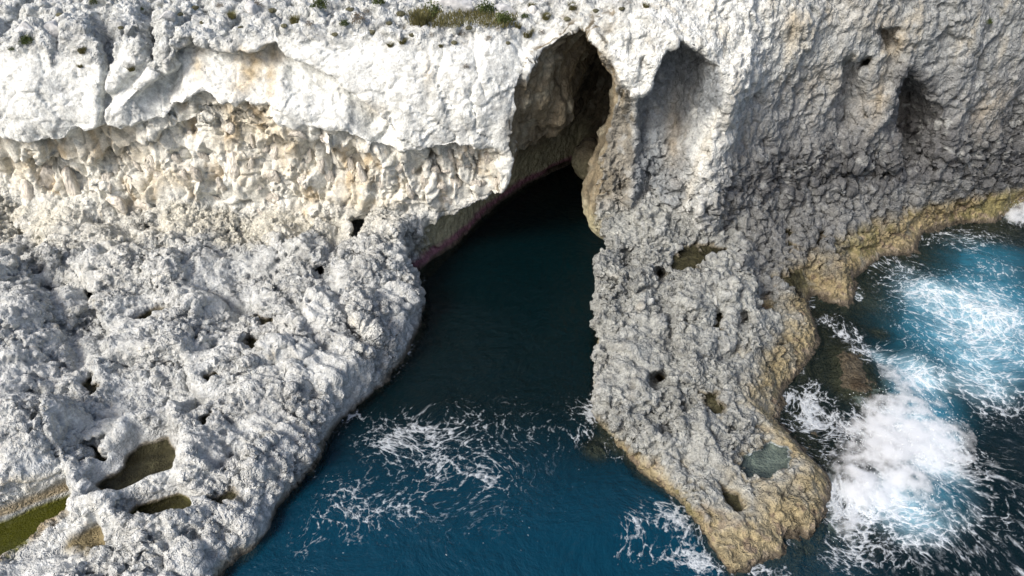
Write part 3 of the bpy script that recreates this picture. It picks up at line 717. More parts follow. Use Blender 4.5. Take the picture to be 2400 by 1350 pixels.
strip = fxz(sdpoly([py(u, v, 37) for u, v in [(1405, 110), (1450, 180), (1480, 225), (1490, 290), (1475, 420), (1455, 560), (1370, 580), (1370, 300)]], XF, ZF), P)
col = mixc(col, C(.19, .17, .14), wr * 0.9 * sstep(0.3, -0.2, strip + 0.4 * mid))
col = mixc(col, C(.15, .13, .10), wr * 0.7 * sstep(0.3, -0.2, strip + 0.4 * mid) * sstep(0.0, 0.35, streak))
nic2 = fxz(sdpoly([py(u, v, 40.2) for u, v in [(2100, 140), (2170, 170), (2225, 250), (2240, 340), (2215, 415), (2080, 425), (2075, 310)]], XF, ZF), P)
col = mixc(col, C(.11, .11, .117), wr * 0.8 * sstep(0.5, -0.3, nic2 + 0.6 * mid))  # alcove shade painted into the colour of the far right recess
stn = stn * (1 - 0.5 * Zc['right'])
col = mixc(col, C(.40, .30, .17), face * np.clip(1.5 * stn + 0.8 * stn * (streak + mid) * 2, 0, .85))
lich = sstep(0.30, 0.52, perlin(P, 0.55, 111) + 0.25 * mid)
col = mixc(col, C(.36, .36, .355), 0.55 * lich * (face * (1 - under) + plat))
# plateau
col = mixc(col, C(.55, .55, .54), plat * 0.9)
col = mixc(col, C(.36, .36, .36), plat * 0.7 * sstep(0.05, 0.4, mid + 0.4 * sml))
# cave
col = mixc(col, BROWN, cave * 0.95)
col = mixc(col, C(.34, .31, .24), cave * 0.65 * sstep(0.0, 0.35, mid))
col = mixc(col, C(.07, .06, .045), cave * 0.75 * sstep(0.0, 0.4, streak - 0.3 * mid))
# tide zone: ochre belt, pink coralline crust and dark weed at the water
wrk = mid * 0.35 + sml * 0.15
east = sstep(-0.6, 1.2, P[:, 0] - Zc['cx'])
och = np.maximum(sstep(1.15, 0.45, P[:, 2] + wrk * 1.2), east * sstep(-2.5, -0.9, Zc['dR'] + 1.8 * mid) * sstep(2.4, 1.4, P[:, 2] + wrk)) * sstep(3.0, 5.0, P[:, 0])
och_l = sstep(0.55, 0.2, P[:, 2] + wrk) * (1 - sstep(3.0, 5.0, P[:, 0]))
isl = sstep(-2.6, -1.4, Zc['dout'])
col = mixc(col, OCHRE * (1 + 0.5 * sml[:, None]), np.clip(och, 0, 1) * 0.8)
col = mixc(col, C(.27, .25, .21), och * 0.75 * sstep(0.05, 0.35, mid))
col = mixc(col, C(.12, .085, .075), och * 0.7 * sstep(0.18, 0.42, sml - 0.3 * mid))
col = mixc(col, C(.17, .155, .06), och * 0.6 * sstep(0.1, 0.4, big - 0.5 * sml))
col = mixc(col, C(.42, .36, .21), och_l * 0.55 * isl * sstep(-0.2, 0.3, big))
cavl = sstep(33, 35, P[:, 1]) * sstep(6.5, 5.5, P[:, 0]) * sstep(-7.5, -6.5, P[:, 0])
col = mixc(col, C(.42, .38, .25), cavl * sstep(4.2, 2.2, P[:, 2] + wrk) * sstep(35, 36.5, P[:, 1]) * 0.9)
col = mixc(col, C(.27, .13, .16), sstep(0.95, 0.5, P[:, 2] + wrk * 0.7) * cavl)
col = mixc(col, C(.52, .42, .34), sstep(0.55, 0.2, P[:, 2] + wrk) * sstep(8, 10, P[:, 0]) * 0.5 * sstep(-.1, .3, sml))
col = mixc(col, PURPLE, sstep(0.28, 0.02, P[:, 2] + wrk * 0.5) * np.clip(sstep(7, 9, P[:, 0]) + cavl * .6, 0, 1) * isl)
col = mixc(col, C(.045, .032, .02), np.maximum(sstep(0.0, -0.25, P[:, 2]), sstep(0.25, 0.6, Zc['dout']) * sstep(0.6, 0.4, P[:, 2])))
col = mixc(col, C(.15, .125, .09), sstep(0.40, 0.10, P[:, 2] + wrk * 0.8) * isl * 0.75)
col = mixc(col, C(.09, .075, .055), sstep(0.16, 0.02, P[:, 2] + wrk * 0.3) * isl * 0.8)
# algae in the trench and brown basin
tg = fld(sdpoly(TRENCH, XX, YY), P)
col = mixc(col, C(.155, .15, .02), sstep(0.5, 0.0, tg) * sstep(0.75, 0.5, P[:, 2] + 0.2 * mid))
col = mixc(col, C(.30, .22, .11), sstep(0.5, 0.1, tg) * sstep(0.65, 0.85, P[:, 2]) * sstep(1.5, 1.0, P[:, 2]) * .8)
tb = fld(sdpoly(BASIN, XX, YY), P)
col = mixc(col, C(.20, .16, .09), sstep(0.5, 0.0, tb) * sstep(1.2, 0.8, P[:, 2]))
for k, (wp, zr, zw) in pool_info.items():
    sel = np.nonzero((np.abs(P[:, 0] - wp[0][0]) < 5) & (np.abs(P[:, 1] - wp[0][1]) < 5) & (P[:, 2] < zw + 0.35))[0]
    dd = sdpoly(wp, P[sel, 0], P[sel, 1])
    pc = C(.20, .225, .235) if k == 'R2' else (C(.14, .125, .06) if k == 'B' else C(.105, .092, .068))
    col[sel] = mixc(col[sel], C(.20, .16, .10), 0.7 * sstep(0.5, 0.1, dd) * sstep(0.22, 0.08, P[sel, 2] - zw + 0.15 * sml[sel]))
    pc = pc * (1 + 1.2 * (mid[sel] + sml[sel])[:, None]).clip(.4, 2)
    col[sel] = mixc(col[sel], pc, sstep(0.25, 0.0, dd) * sstep(0.12, 0.02, P[sel, 2] - zw))
col = np.clip(col * (1 + 0.10 * sml[:, None]) * C(.972, 1.0, .985), 0.01, 0.85)
wet = np.clip(sstep(0.55, 0.12, P[:, 2] + wrk) * isl, 0, 1) * 0.9
wet = np.maximum(wet, sstep(0.1, -0.1, tg) * sstep(0.8, 0.5, P[:, 2]))
col = col * (1 - 0.25 * wet[:, None])
log('colours')

# ------------------------------------------------------------------ materials
def new_mat(name):
    m = bpy.data.materials.new(name); m.use_nodes = True
    nt = m.node_tree; nt.nodes.clear()
    out = nt.nodes.new('ShaderNodeOutputMaterial')
    return m, nt, out
def N_(nt, t, **kw):
    n = nt.nodes.new(t)
    for k, v in kw.items():
        if k.startswith('i_'): n.inputs[k[2:].replace('_', ' ')].default_value = v
        else: setattr(n, k, v)
    return n
grain = np.clip(karst * (0.45 + 0.75 * vary) + face * right * 0.8 + under * 0.35 + wface * 0.3 + plat * 0.8 + cave * 0.5, 0.15, 1.1).astype(np.float32)
def rock_material():
    m, nt, out = new_mat('limestone'); L = nt.links.new
    bs = N_(nt, 'ShaderNodeBsdfPrincipled'); bs.inputs['Roughness'].default_value = 0.9
    bs.inputs['Specular IOR Level'].default_value = 0.2
    at = N_(nt, 'ShaderNodeVertexColor', layer_name='stone')
    tc = N_(nt, 'ShaderNodeTexCoord')
    n1 = N_(nt, 'ShaderNodeTexNoise', i_Scale=10.0, i_Detail=3.0, i_Roughness=0.65)
    n2 = N_(nt, 'ShaderNodeTexNoise', i_Scale=2.8, i_Detail=3.0, i_Roughness=0.65)
    L(tc.outputs['Object'], n1.inputs['Vector']); L(tc.outputs['Object'], n2.inputs['Vector'])
    mr = N_(nt, 'ShaderNodeMapRange'); mr.inputs[1].default_value = 0.3; mr.inputs[2].default_value = 0.7; mr.inputs[3].default_value = 0.78; mr.inputs[4].default_value = 1.18
    L(n1.outputs['Fac'], mr.inputs[0])
    mr2 = N_(nt, 'ShaderNodeMapRange'); mr2.inputs[1].default_value = 0.35; mr2.inputs[2].default_value = 0.65; mr2.inputs[3].default_value = 0.74; mr2.inputs[4].default_value = 1.16
    L(n2.outputs['Fac'], mr2.inputs[0])
    mul = N_(nt, 'ShaderNodeMath', operation='MULTIPLY'); L(mr.outputs[0], mul.inputs[0]); L(mr2.outputs[0], mul.inputs[1])
    vm = N_(nt, 'ShaderNodeVectorMath', operation='SCALE'); L(at.outputs['Color'], vm.inputs[0]); L(mul.outputs[0], vm.inputs['Scale'])
    L(vm.outputs[0], bs.inputs['Base Color'])
    h2 = N_(nt, 'ShaderNodeMath', operation='MULTIPLY_ADD'); h2.inputs[1].default_value = 1.6; L(n2.outputs['Fac'], h2.inputs[0]); L(n1.outputs['Fac'], h2.inputs[2])
    n6 = N_(nt, 'ShaderNodeTexNoise', i_Scale=5.0, i_Detail=2.0, i_Roughness=0.55); L(tc.outputs['Object'], n6.inputs['Vector'])
    h4 = N_(nt, 'ShaderNodeMath', operation='SUBTRACT'); h4.inputs[1].default_value = 0.5; L(n6.outputs['Fac'], h4.inputs[0])
    h5 = N_(nt, 'ShaderNodeMath', operation='ABSOLUTE'); L(h4.outputs[0], h5.inputs[0])
    h3 = N_(nt, 'ShaderNodeMath', operation='MULTIPLY_ADD'); h3.inputs[1].default_value = -4.0; L(h5.outputs[0], h3.inputs[0]); L(h2.outputs[0], h3.inputs[2]); h2 = h3
    rw = N_(nt, 'ShaderNodeMapRange'); rw.inputs[3].default_value = 0.9; rw.inputs[4].default_value = 0.32; L(at.outputs['Alpha'], rw.inputs[0]); L(rw.outputs[0], bs.inputs['Roughness'])
    bp = N_(nt, 'ShaderNodeBump', i_Strength=1.0, i_Distance=0.085); ga = N_(nt, 'ShaderNodeAttribute', attribute_name='grain'); L(ga.outputs['Fac'], bp.inputs['Strength']); L(h2.outputs[0], bp.inputs['Height'])
    L(bp.outputs[0], bs.inputs['Normal']); L(bs.outputs[0], out.inputs[0])
    return m
ROCK = rock_material()

def tag(o, label=None, cat=None, group=None, kind=None):
    if label: o['label'] = label
    if cat: o['category'] = cat
    if group: o['group'] = group
    if kind: o['kind'] = kind
    return o
def mesh_np(name, V, Q, mat, colr=None, nrm=None, parent=None):
    me = bpy.data.meshes.new(name)
    me.vertices.add(len(V)); me.vertices.foreach_set('co', np.ascontiguousarray(V, np.float32).ravel())
    k = Q.shape[1]
    me.loops.add(Q.size); me.loops.foreach_set('vertex_index', np.ascontiguousarray(Q, np.int32).ravel())
    me.polygons.add(len(Q)); me.polygons.foreach_set('loop_start', np.arange(0, Q.size, k, dtype=np.int32))
    me.update(calc_edges=True)
    me.polygons.foreach_set('use_smooth', np.ones(len(Q), bool))
    if colr is not None:
        a = me.color_attributes.new('stone', 'FLOAT_COLOR', 'POINT')
        a.data.foreach_set('color', (colr if colr.shape[1] == 4 else np.c_[colr, np.zeros(len(colr))]).astype(np.float32).ravel())
    if nrm is not None:
        me.normals_split_custom_set_from_vertices(nrm.astype(np.float32))
    me.materials.append(mat)
    o = bpy.data.objects.new(name, me); COL.objects.link(o)
    if parent: o.parent = parent
    return o

# one continuous rock, divided into the pieces a viewer would name
fc_ = P[Q].mean(1)
qc = lambda a: a[Q].mean(1)
reg = np.zeros(len(Q), int)
caveq = qc(Zc['cave']) > 0.5; platq = qc(Zc['plat']) > 0.5; ledq = qc(Zc['ledge']) > 0.5
rightq = fc_[:, 0] > 3.6
reg[:] = np.where(rightq, 1, 0)
reg[ledq] = np.where(rightq[ledq], 3, 2)
reg[platq & ~rightq] = 4
reg[caveq] = 5
reg[fc_[:, 2] < -0.12] = 6
NAMES = [('left_cliff', 'overhanging white limestone cliff with a tan broken wall under its lip, left of the cave'),
         ('right_cliff', 'streaked grey and white cliff face with niches, right of the cave'),
         ('left_rock_ledge', 'pitted pale grey rock ledge below the white cliff, left of the channel'),
         ('right_rock_promontory', 'rugged grey rock spur with ochre tide belt between the channel and the open surf'),
         ('plateau', 'weathered rocky plateau with shrubs on top of the left cliff'),
         ('cave', 'dark brown walls and roof of the tall sea cave'),
         ('sea_bed', 'dark weedy rock just below the water around the shore')]
for r, (nm, lab) in enumerate(NAMES):
    m = reg == r
    if not m.any(): continue
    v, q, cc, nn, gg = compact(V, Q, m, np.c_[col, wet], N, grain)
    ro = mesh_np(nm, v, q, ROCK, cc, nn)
    ro.data.attributes.new('grain', 'FLOAT', 'POINT').data.foreach_set('value', gg)
    tag(ro, lab, nm.split('_', 1)[1].replace('_', ' ') if nm.startswith(('left', 'right')) else nm.replace('_', ' '), kind='structure')
log('rock objects')


# ------------------------------------------------------------------ the sea
def axis(a, b, h, far):
    c = list(np.arange(a, b + h / 2, h)); st = h; lo = [a]; hi = [b]
    while lo[-1] > -far: st *= 1.35; lo.append(lo[-1] - st)
    st = h
    while hi[-1] < far: st *= 1.35; hi.append(hi[-1] + st)
    return np.array(lo[:0:-1] + c + hi[1:], np.float32)
SX = axis(-20.0, 38.0, 0.16, 3500.0); SY = axis(11.0, 51.0, 0.16, 3500.0)
A, B = np.meshgrid(SX, SY, indexing='ij')
SP = np.c_[A.ravel(), B.ravel(), np.zeros(A.size)].astype(np.float32)
near = ((np.abs(SP[:, 0]) < 60) & (np.abs(SP[:, 1] - 30) < 60))
def splats(tab):
    out = np.zeros(len(SP), np.float32)
    for u, v, ru, rv, s in tab:
        x0, y0 = pz(u, v); x1, _ = pz(u + ru, v); _, ya = pz(u, v - rv); _, yb = pz(u, v + rv)
        out += s * np.exp(-((SP[:, 0] - x0) / (x1 - x0)) ** 2 - ((SP[:, 1] - y0) / (0.5 * (ya - yb))) ** 2)
    return out
FOAM = [(960, 1005, 90, 36, .25), (1065, 1000, 75, 36, .22), (1000, 1055, 75, 40, .25), (905, 1040, 55, 26, .36), (1040, 1105, 40, 30, .32), (1130, 1090, 50, 40, .24), (822, 972, 26, 12, .6), (850, 1185, 75, 55, .27), (790, 1150, 40, 26, .22), (940, 1190, 40, 25, .2),
        (1385, 960, 36, 26, .5), (1360, 1015, 30, 18, .3), (1440, 1050, 22, 26, .3), (1490, 1225, 32, 24, .42), (1560, 1195, 50, 28, .45), (1610, 1240, 45, 40, .55), (1480, 1285, 36, 34, .34), (1650, 1325, 46, 26, .6), (1580, 1310, 60, 30, .3), (1790, 1338, 50, 14, .75),
        (1900, 940, 44, 34, .62), (1880, 985, 44, 30, .5), (1950, 1000, 50, 30, .45), (1930, 1060, 60, 26, .34), (1960, 760, 36, 26, .42), (2040, 830, 36, 24, .45), (1990, 800, 30, 26, .35), (1905, 905, 20, 12, .4),
        (2250, 770, 150, 80, .25), (2330, 830, 120, 80, .26), (2230, 690, 120, 60, .16), (2360, 740, 70, 60, .2), (1100, 1040, 260, 130, .10), (1000, 1200, 260, 120, .09), (1250, 1000, 120, 60, .08), (1150, 1130, 60, 30, .12), (760, 1230, 60, 40, .14), (700, 1290, 50, 30, .12), (2150, 880, 50, 50, .6), (2100, 1010, 110, 60, .8), (2190, 1060, 80, 50, .9), (2050, 1160, 80, 55, .9), (1990, 1220, 46, 50, .6), (2385, 505, 40, 22, 1.0), (2250, 555, 120, 30, .3),
        (2150, 680, 80, 40, .32), (2350, 640, 90, 40, .22), (2180, 1240, 130, 80, .34), (1980, 1310, 50, 34, .5), (2090, 1290, 110, 40, .3), (2350, 960, 70, 50, .3), (2290, 900, 90, 50, .3), (2100, 620, 50, 25, .3), (2330, 730, 100, 50, .22), (2320, 1180, 110, 80, .2)]
AQUA = [(2200, 740, 140, 90, .8), (2350, 700, 120, 100, .9), (2120, 900, 55, 60, .8), (2300, 830, 150, 80, .8), (2120, 1190, 100, 70, .5), (2200, 1140, 80, 60, .6), (2170, 960, 80, 60, .9), (2320, 600, 120, 40, .6)]
foam = splats(FOAM) * 0.92; aqua = splats(AQUA) * 0.85
depth = np.where(near, -bil(Zb, SP[:, 0], SP[:, 1], GX[0], GY[0]), 1.45).astype(np.float32)
dsh = np.where(near, bil(dOUT, SP[:, 0], SP[:, 1], GX[0], GY[0]), 9).astype(np.float32)
cxs = np.interp(SP[:, 1], GY, cx)
open_ = sstep(3.0, 9.0, SP[:, 0] - cxs) * sstep(60, 45, SP[:, 1]) * 0 + sstep(2.5, 6.0, SP[:, 0] - cxs)
blue = sstep(24.0, 16.0, SP[:, 1]) * (1 - open_)
wz = 0.05 * fbm(SP, 1.6, 2, 121) + open_ * (0.30 * fbm(SP, 4.5, 3, 123) + 0.10 * fbm(SP, 1.2, 2, 125)) + 0.06 * perlin(SP, 5.0, 127)
wz = np.where(near, wz * sstep(0, 0.8, dsh + 0.3), 0)
# coordinates that foam follows: plain in the channel, streaming outward from the breaking wave in the open water
c0 = pz(2060, 1010)
dx_, dy_ = SP[:, 0] - c0[0], SP[:, 1] - c0[1]
rr = np.sqrt(dx_ ** 2 + dy_ ** 2) + 0.3; tt_ = np.arctan2(dy_, dx_)
strm = sstep(1.5, 5.0, rr) * sstep(0.9, 0.2, np.abs(tt_ + 0.95)) * open_
flow = SP.copy()
wrp = np.stack([perlin(SP, 3.0, 131), perlin(SP, 3.0, 132), np.zeros(len(SP))], 1)
ca, sa = math.cos(-0.95), math.sin(-0.95)
rx_, ry_ = dx_ * ca + dy_ * sa, -dx_ * sa + dy_ * ca
strm = sstep(1.0, 4.0, rr) * sstep(1.2, 0.3, np.abs(tt_ + 1.0)) * sstep(16, 10, rr) * open_
polar = np.stack([tt_ * 9 + 0.5 * wrp[:, 0], rr * 0.55 + 0.4 * wrp[:, 1], np.zeros(len(SP))], 1)
flow += (wrp * 0.9).astype(np.float32)
fr = sstep(0.5, 0.1, np.abs(dsh - 0.15)) * sstep(-0.1, 0.35, fbm(SP, 1.6, 2, 141))
foam = foam + fr * (0.16 + 0.34 * open_) * sstep(40, 32, SP[:, 1])
gv = SP.copy(); gv[:, 2] = wz
nn_ = len(SY); ii, jj = np.meshgrid(np.arange(len(SX) - 1), np.arange(len(SY) - 1), indexing='ij')
i0 = (ii * nn_ + jj).ravel()
SQ = np.stack([i0, i0 + nn_, i0 + nn_ + 1, i0 + 1], 1)
# no water under the land away from the shore
kq = ~((dsh[SQ] < -1.6).all(1))
keepv = gv
def sea_material():
    m, nt, out = new_mat('sea_water'); L = nt.links.new
    def attr(n): return N_(nt, 'ShaderNodeAttribute', attribute_name=n)
    def math_(op, a, b=None, c=None, clamp=False):
        n = N_(nt, 'ShaderNodeMath', operation=op, use_clamp=clamp)
        for k, x in enumerate((a, b, c)):
            if x is None: continue
            if isinstance(x, (int, float)): n.inputs[k].default_value = x
            else: L(x, n.inputs[k])
        return n.outputs[0]
    def rng(x, a, b, c=0.0, d=1.0):
        n = N_(nt, 'ShaderNodeMapRange', interpolation_type='SMOOTHSTEP'); L(x, n.inputs[0])
        for k, q in zip((1, 2, 3, 4), (a, b, c, d)): n.inputs[k].default_value = q
        return n.outputs[0]
    fl = attr('flow').outputs['Vector']; fo = attr('foam').outputs['Fac']; aq = attr('aqua').outputs['Fac']; dp = attr('depth').outputs['Fac']; bl = attr('deepblue').outputs['Fac']
    nA = N_(nt, 'ShaderNodeTexNoise', i_Scale=1.3, i_Detail=4.0, i_Roughness=0.6); L(fl, nA.inputs['Vector'])
    wp = N_(nt, 'ShaderNodeMix', data_type='RGBA', blend_type='LINEAR_LIGHT'); wp.inputs[0].default_value = 0.35
    L(fl, wp.inputs[6]); L(nA.outputs['Color'], wp.inputs[7])
    v1 = N_(nt, 'ShaderNodeTexVoronoi', i_Scale=1.5, feature='DISTANCE_TO_EDGE'); L(wp.outputs[2], v1.inputs['Vector'])
    v2 = N_(nt, 'ShaderNodeTexVoronoi', i_Scale=3.4, feature='DISTANCE_TO_EDGE'); L(wp.outputs[2], v2.inputs['Vector'])
    n5 = N_(nt, 'ShaderNodeTexNoise', i_Scale=5.5, i_Detail=3.0, i_Roughness=0.65); L(fl, n5.inputs['Vector'])
    l1 = rng(v1.outputs['Distance'], 0.0, 0.16, 1, 0); l2 = rng(v2.outputs['Distance'], 0.0, 0.16, 1, 0)
    s1 = math_('MULTIPLY_ADD', l1, 0.34, math_('MULTIPLY', l2, 0.26))
    s2 = math_('MULTIPLY_ADD', math_('SUBTRACT', nA.outputs['Fac'], 0.5), 1.0, s1)
    s3 = math_('MULTIPLY_ADD', math_('SUBTRACT', n5.outputs['Fac'], 0.5), 1.1, s2)
    tot = math_('ADD', s3, math_('MULTIPLY', fo, 1.15))
    nS = N_(nt, 'ShaderNodeTexNoise', i_Scale=1.6, i_Detail=4.0, i_Roughness=0.65); L(attr('polar').outputs['Vector'], nS.inputs['Vector'])
    sk = math_('MULTIPLY', rng(nS.outputs['Fac'], 0.52, 0.74), attr('stream').outputs['Fac'])
    fm = math_('MULTIPLY', rng(tot, 0.50, 1.12), rng(fo, 0.03, 0.16))
    v4 = N_(nt, 'ShaderNodeTexVoronoi', i_Scale=3.2, feature='F1'); L(fl, v4.inputs['Vector'])
    spk = math_('MULTIPLY', rng(math_('MULTIPLY_ADD', n5.outputs['Fac'], 0.25, v4.outputs['Distance']), 0.17, 0.24, 1, 0), math_('MULTIPLY', rng(nA.outputs['Fac'], 0.42, 0.6), rng(fo, 0.015, 0.06)))
    fm = math_('MAXIMUM', fm, math_('MULTIPLY', spk, 0.6))
    fm = math_('MAXIMUM', math_('MULTIPLY', fm, rng(aq, 0.0, 0.15, 0.62, 0.88)), math_('MULTIPLY', sk, 0.6), clamp=True)
    def mixc_(f, a, b):
        n = N_(nt, 'ShaderNodeMix', data_type='RGBA')
        L(f, n.inputs[0]) if not isinstance(f, float) else None
        for k, x in ((6, a), (7, b)):
            if isinstance(x, tuple): n.inputs[k].default_value = x
            else: L(x, n.inputs[k])
        return n.outputs[2]
    base = mixc_(bl, (.0010, .0070, .009, 1), (.0012, .030, .056, 1))
    base = mixc_(rng(aq, 0.0, 1.0), base, (.025, .15, .23, 1))
    milk = math_('MULTIPLY', rng(math_('MULTIPLY_ADD', nA.outputs['Fac'], 0.7, fo), 0.38, 1.0), math_('MULTIPLY', rng(fo, 0.08, 0.38), rng(aq, 0.03, 0.3)), clamp=True)
    base = mixc_(math_('MULTIPLY', milk, 0.8), base, (.30, .50, .60, 1))
    bs = N_(nt, 'ShaderNodeBsdfPrincipled'); L(base, bs.inputs['Base Color']); bs.inputs['Roughness'].default_value = 0.06; bs.inputs['IOR'].default_value = 1.33; bs.inputs['Specular IOR Level'].default_value = 0.38
    n3 = N_(nt, 'ShaderNodeTexNoise', i_Scale=1.8, i_Detail=5.0, i_Roughness=0.62); L(fl, n3.inputs['Vector'])
    bp = N_(nt, 'ShaderNodeBump', i_Strength=0.6, i_Distance=0.3); L(n3.outputs['Fac'], bp.inputs['Height']); L(bp.outputs[0], bs.inputs['Normal'])
    tr = N_(nt, 'ShaderNodeBsdfTransparent'); tr.inputs[0].default_value = (.75, .85, .8, 1)
    shal = rng(dp, 0.05, 0.95, 0.80, 0.0)
    m1 = N_(nt, 'ShaderNodeMixShader'); L(shal, m1.inputs[0]); L(bs.outputs[0], m1.inputs[1]); L(tr.outputs[0], m1.inputs[2])
    fb = N_(nt, 'ShaderNodeBsdfPrincipled'); fb.inputs['Base Color'].default_value = (.70, .75, .79, 1); fb.inputs['Roughness'].default_value = 0.7
    b2 = N_(nt, 'ShaderNodeBump', i_Strength=0.7, i_Distance=0.12); L(s3, b2.inputs['Height']); L(b2.outputs[0], fb.inputs['Normal'])
    m2 = N_(nt, 'ShaderNodeMixShader'); L(fm, m2.inputs[0]); L(m1.outputs[0], m2.inputs[1]); L(fb.outputs[0], m2.inputs[2])
    L(m2.outputs[0], out.inputs[0])
    return m
SEA = sea_material()
sv, sq, a1, a2, a3, a4, a5, a6, a7 = compact(gv, SQ, kq, foam, aqua, depth, blue, flow, strm, polar)
sea_o = mesh_np('sea', sv, sq, SEA)
def pattr(o, n, d, t='FLOAT'):
    a = o.data.attributes.new(n, t, 'POINT')
    a.data.foreach_set('value' if t == 'FLOAT' else 'vector', np.ascontiguousarray(d, np.float32).ravel())
pattr(sea_o, 'foam', a1); pattr(sea_o, 'aqua', a2); pattr(sea_o, 'depth', a3); pattr(sea_o, 'deepblue', a4); pattr(sea_o, 'flow', a5, 'FLOAT_VECTOR'); pattr(sea_o, 'stream', a6); pattr(sea_o, 'polar', a7, 'FLOAT_VECTOR')
tag(sea_o, 'dark blue sea with lacy white foam in the channel and surf on the right', 'sea', kind='structure')
log('sea')

# ------------------------------------------------------------------ surveying the finished rock
uu, vv, dd_ = px(V)
okv = (uu > -40) & (uu < 2440) & (vv > -40) & (vv < 1390)
BIN = 6
bi = ((uu[okv] + 60) // BIN).astype(int) * 400 + ((vv[okv] + 60) // BIN).astype(int)
order = np.lexsort((dd_[okv], bi)); idx = np.nonzero(okv)[0][order]; bs_ = bi[order]
first = np.r_[True, bs_[1:] != bs_[:-1]]
FRONT = dict(zip(bs_[first].tolist(), idx[first].tolist()))
def place(u, v):                                # the rock surface met at that spot
    for r in range(0, 6):
        best = None
        for a in range(-r, r + 1):
            for b in range(-r, r + 1):
                k = int((u + 60) // BIN + a) * 400 + int((v + 60) // BIN + b)
                if k in FRONT:
                    i = FRONT[k]
                    if best is None or dd_[i] < dd_[best]: best = i
        if best is not None: return Vector(V[best].tolist()), Vector(N[best].tolist()), float(dd_[best])
    return None
def obj(name, me, mat=None, loc=(0, 0, 0), rot=(0, 0, 0), sc=(1, 1, 1), parent=None):
    o = bpy.data.objects.new(name, me)
    if mat and not me.materials: me.materials.append(mat)
    o.location = loc; o.rotation_euler = rot; o.scale = sc
    COL.objects.link(o)
    if parent: o.parent = parent
    return o
def simple_mat(name, colr, rough=0.9, var=0.25, scale=8.0, bump=0.0, objvar=0.0, trans=0.0):
    m, nt, out = new_mat(name); L = nt.links.new
    bs = N_(nt, 'ShaderNodeBsdfPrincipled'); bs.inputs['Roughness'].default_value = rough; bs.inputs['Specular IOR Level'].default_value = 0.2
    tc = N_(nt, 'ShaderNodeTexCoord'); n = N_(nt, 'ShaderNodeTexNoise', i_Scale=scale, i_Detail=4.0); L(tc.outputs['Object'], n.inputs['Vector'])
    mr = N_(nt, 'ShaderNodeMapRange'); mr.inputs[1].default_value = 0.3; mr.inputs[2].default_value = 0.7; mr.inputs[3].default_value = 1 - var; mr.inputs[4].default_value = 1 + var
    L(n.outputs['Fac'], mr.inputs[0])
    src = mr.outputs[0]
    if objvar:
        oi = N_(nt, 'ShaderNodeObjectInfo'); m2 = N_(nt, 'ShaderNodeMapRange'); m2.inputs[3].default_value = 1 - objvar; m2.inputs[4].default_value = 1 + objvar
        L(oi.outputs['Random'], m2.inputs[0]); mm = N_(nt, 'ShaderNodeMath', operation='MULTIPLY'); L(src, mm.inputs[0]); L(m2.outputs[0], mm.inputs[1]); src = mm.outputs[0]
    vm = N_(nt, 'ShaderNodeVectorMath', operation='SCALE'); vm.inputs[0].default_value = colr; L(src, vm.inputs['Scale']); L(vm.outputs[0], bs.inputs['Base Color'])
    if bump:
        bp = N_(nt, 'ShaderNodeBump', i_Strength=0.8, i_Distance=bump); L(n.outputs['Fac'], bp.inputs['Height']); L(bp.outputs[0], bs.inputs['Normal'])
    if trans:
        tl_ = N_(nt, 'ShaderNodeBsdfTranslucent'); L(vm.outputs[0], tl_.inputs[0]); mx = N_(nt, 'ShaderNodeMixShader'); mx.inputs[0].default_value = trans
        L(bs.outputs[0], mx.inputs[1]); L(tl_.outputs[0], mx.inputs[2]); L(mx.outputs[0], out.inputs[0])
    else:
        L(bs.outputs[0], out.inputs[0])
    return m
RNG = np.random.RandomState(3)
rnd = random.Random(5)
import bmesh
def ico(sub):
    bm = bmesh.new(); bmesh.ops.create_icosphere(bm, subdivisions=sub, radius=1.0)
    v = np.array([x.co[:] for x in bm.verts], np.float32); f = np.array([[q.index for q in p.verts] for p in bm.faces], np.int32)
    bm.free(); return v, f
IV, IF = ico(3)
def stone_mesh(name, seed, angular=True, mat=None, cuts=7, rough=0.10):
    r = np.random.RandomState(seed)
    v = IV / (np.abs(IV) ** 3.2).sum(1)[:, None] ** (1 / 3.2) * 0.98
    for _ in range(cuts):
        n = r.normal(size=3); n /= np.linalg.norm(n); d = r.uniform(0.42, 0.8)
        t = v @ n; ov = np.maximum(t - d, 0); v = v - ov[:, None] * n * 0.97
    v = v.astype(np.float32)
    v = v * (1 + rough * fbm(v + seed * 3.1, 0.9, 3, seed % 50))[:, None]
    me = bpy.data.meshes.new(name); me.from_pydata(v.tolist(), [], IF.tolist()); me.update()
    me.polygons.foreach_set('use_smooth', np.ones(len(IF), bool))
    me.materials.append(mat); return me

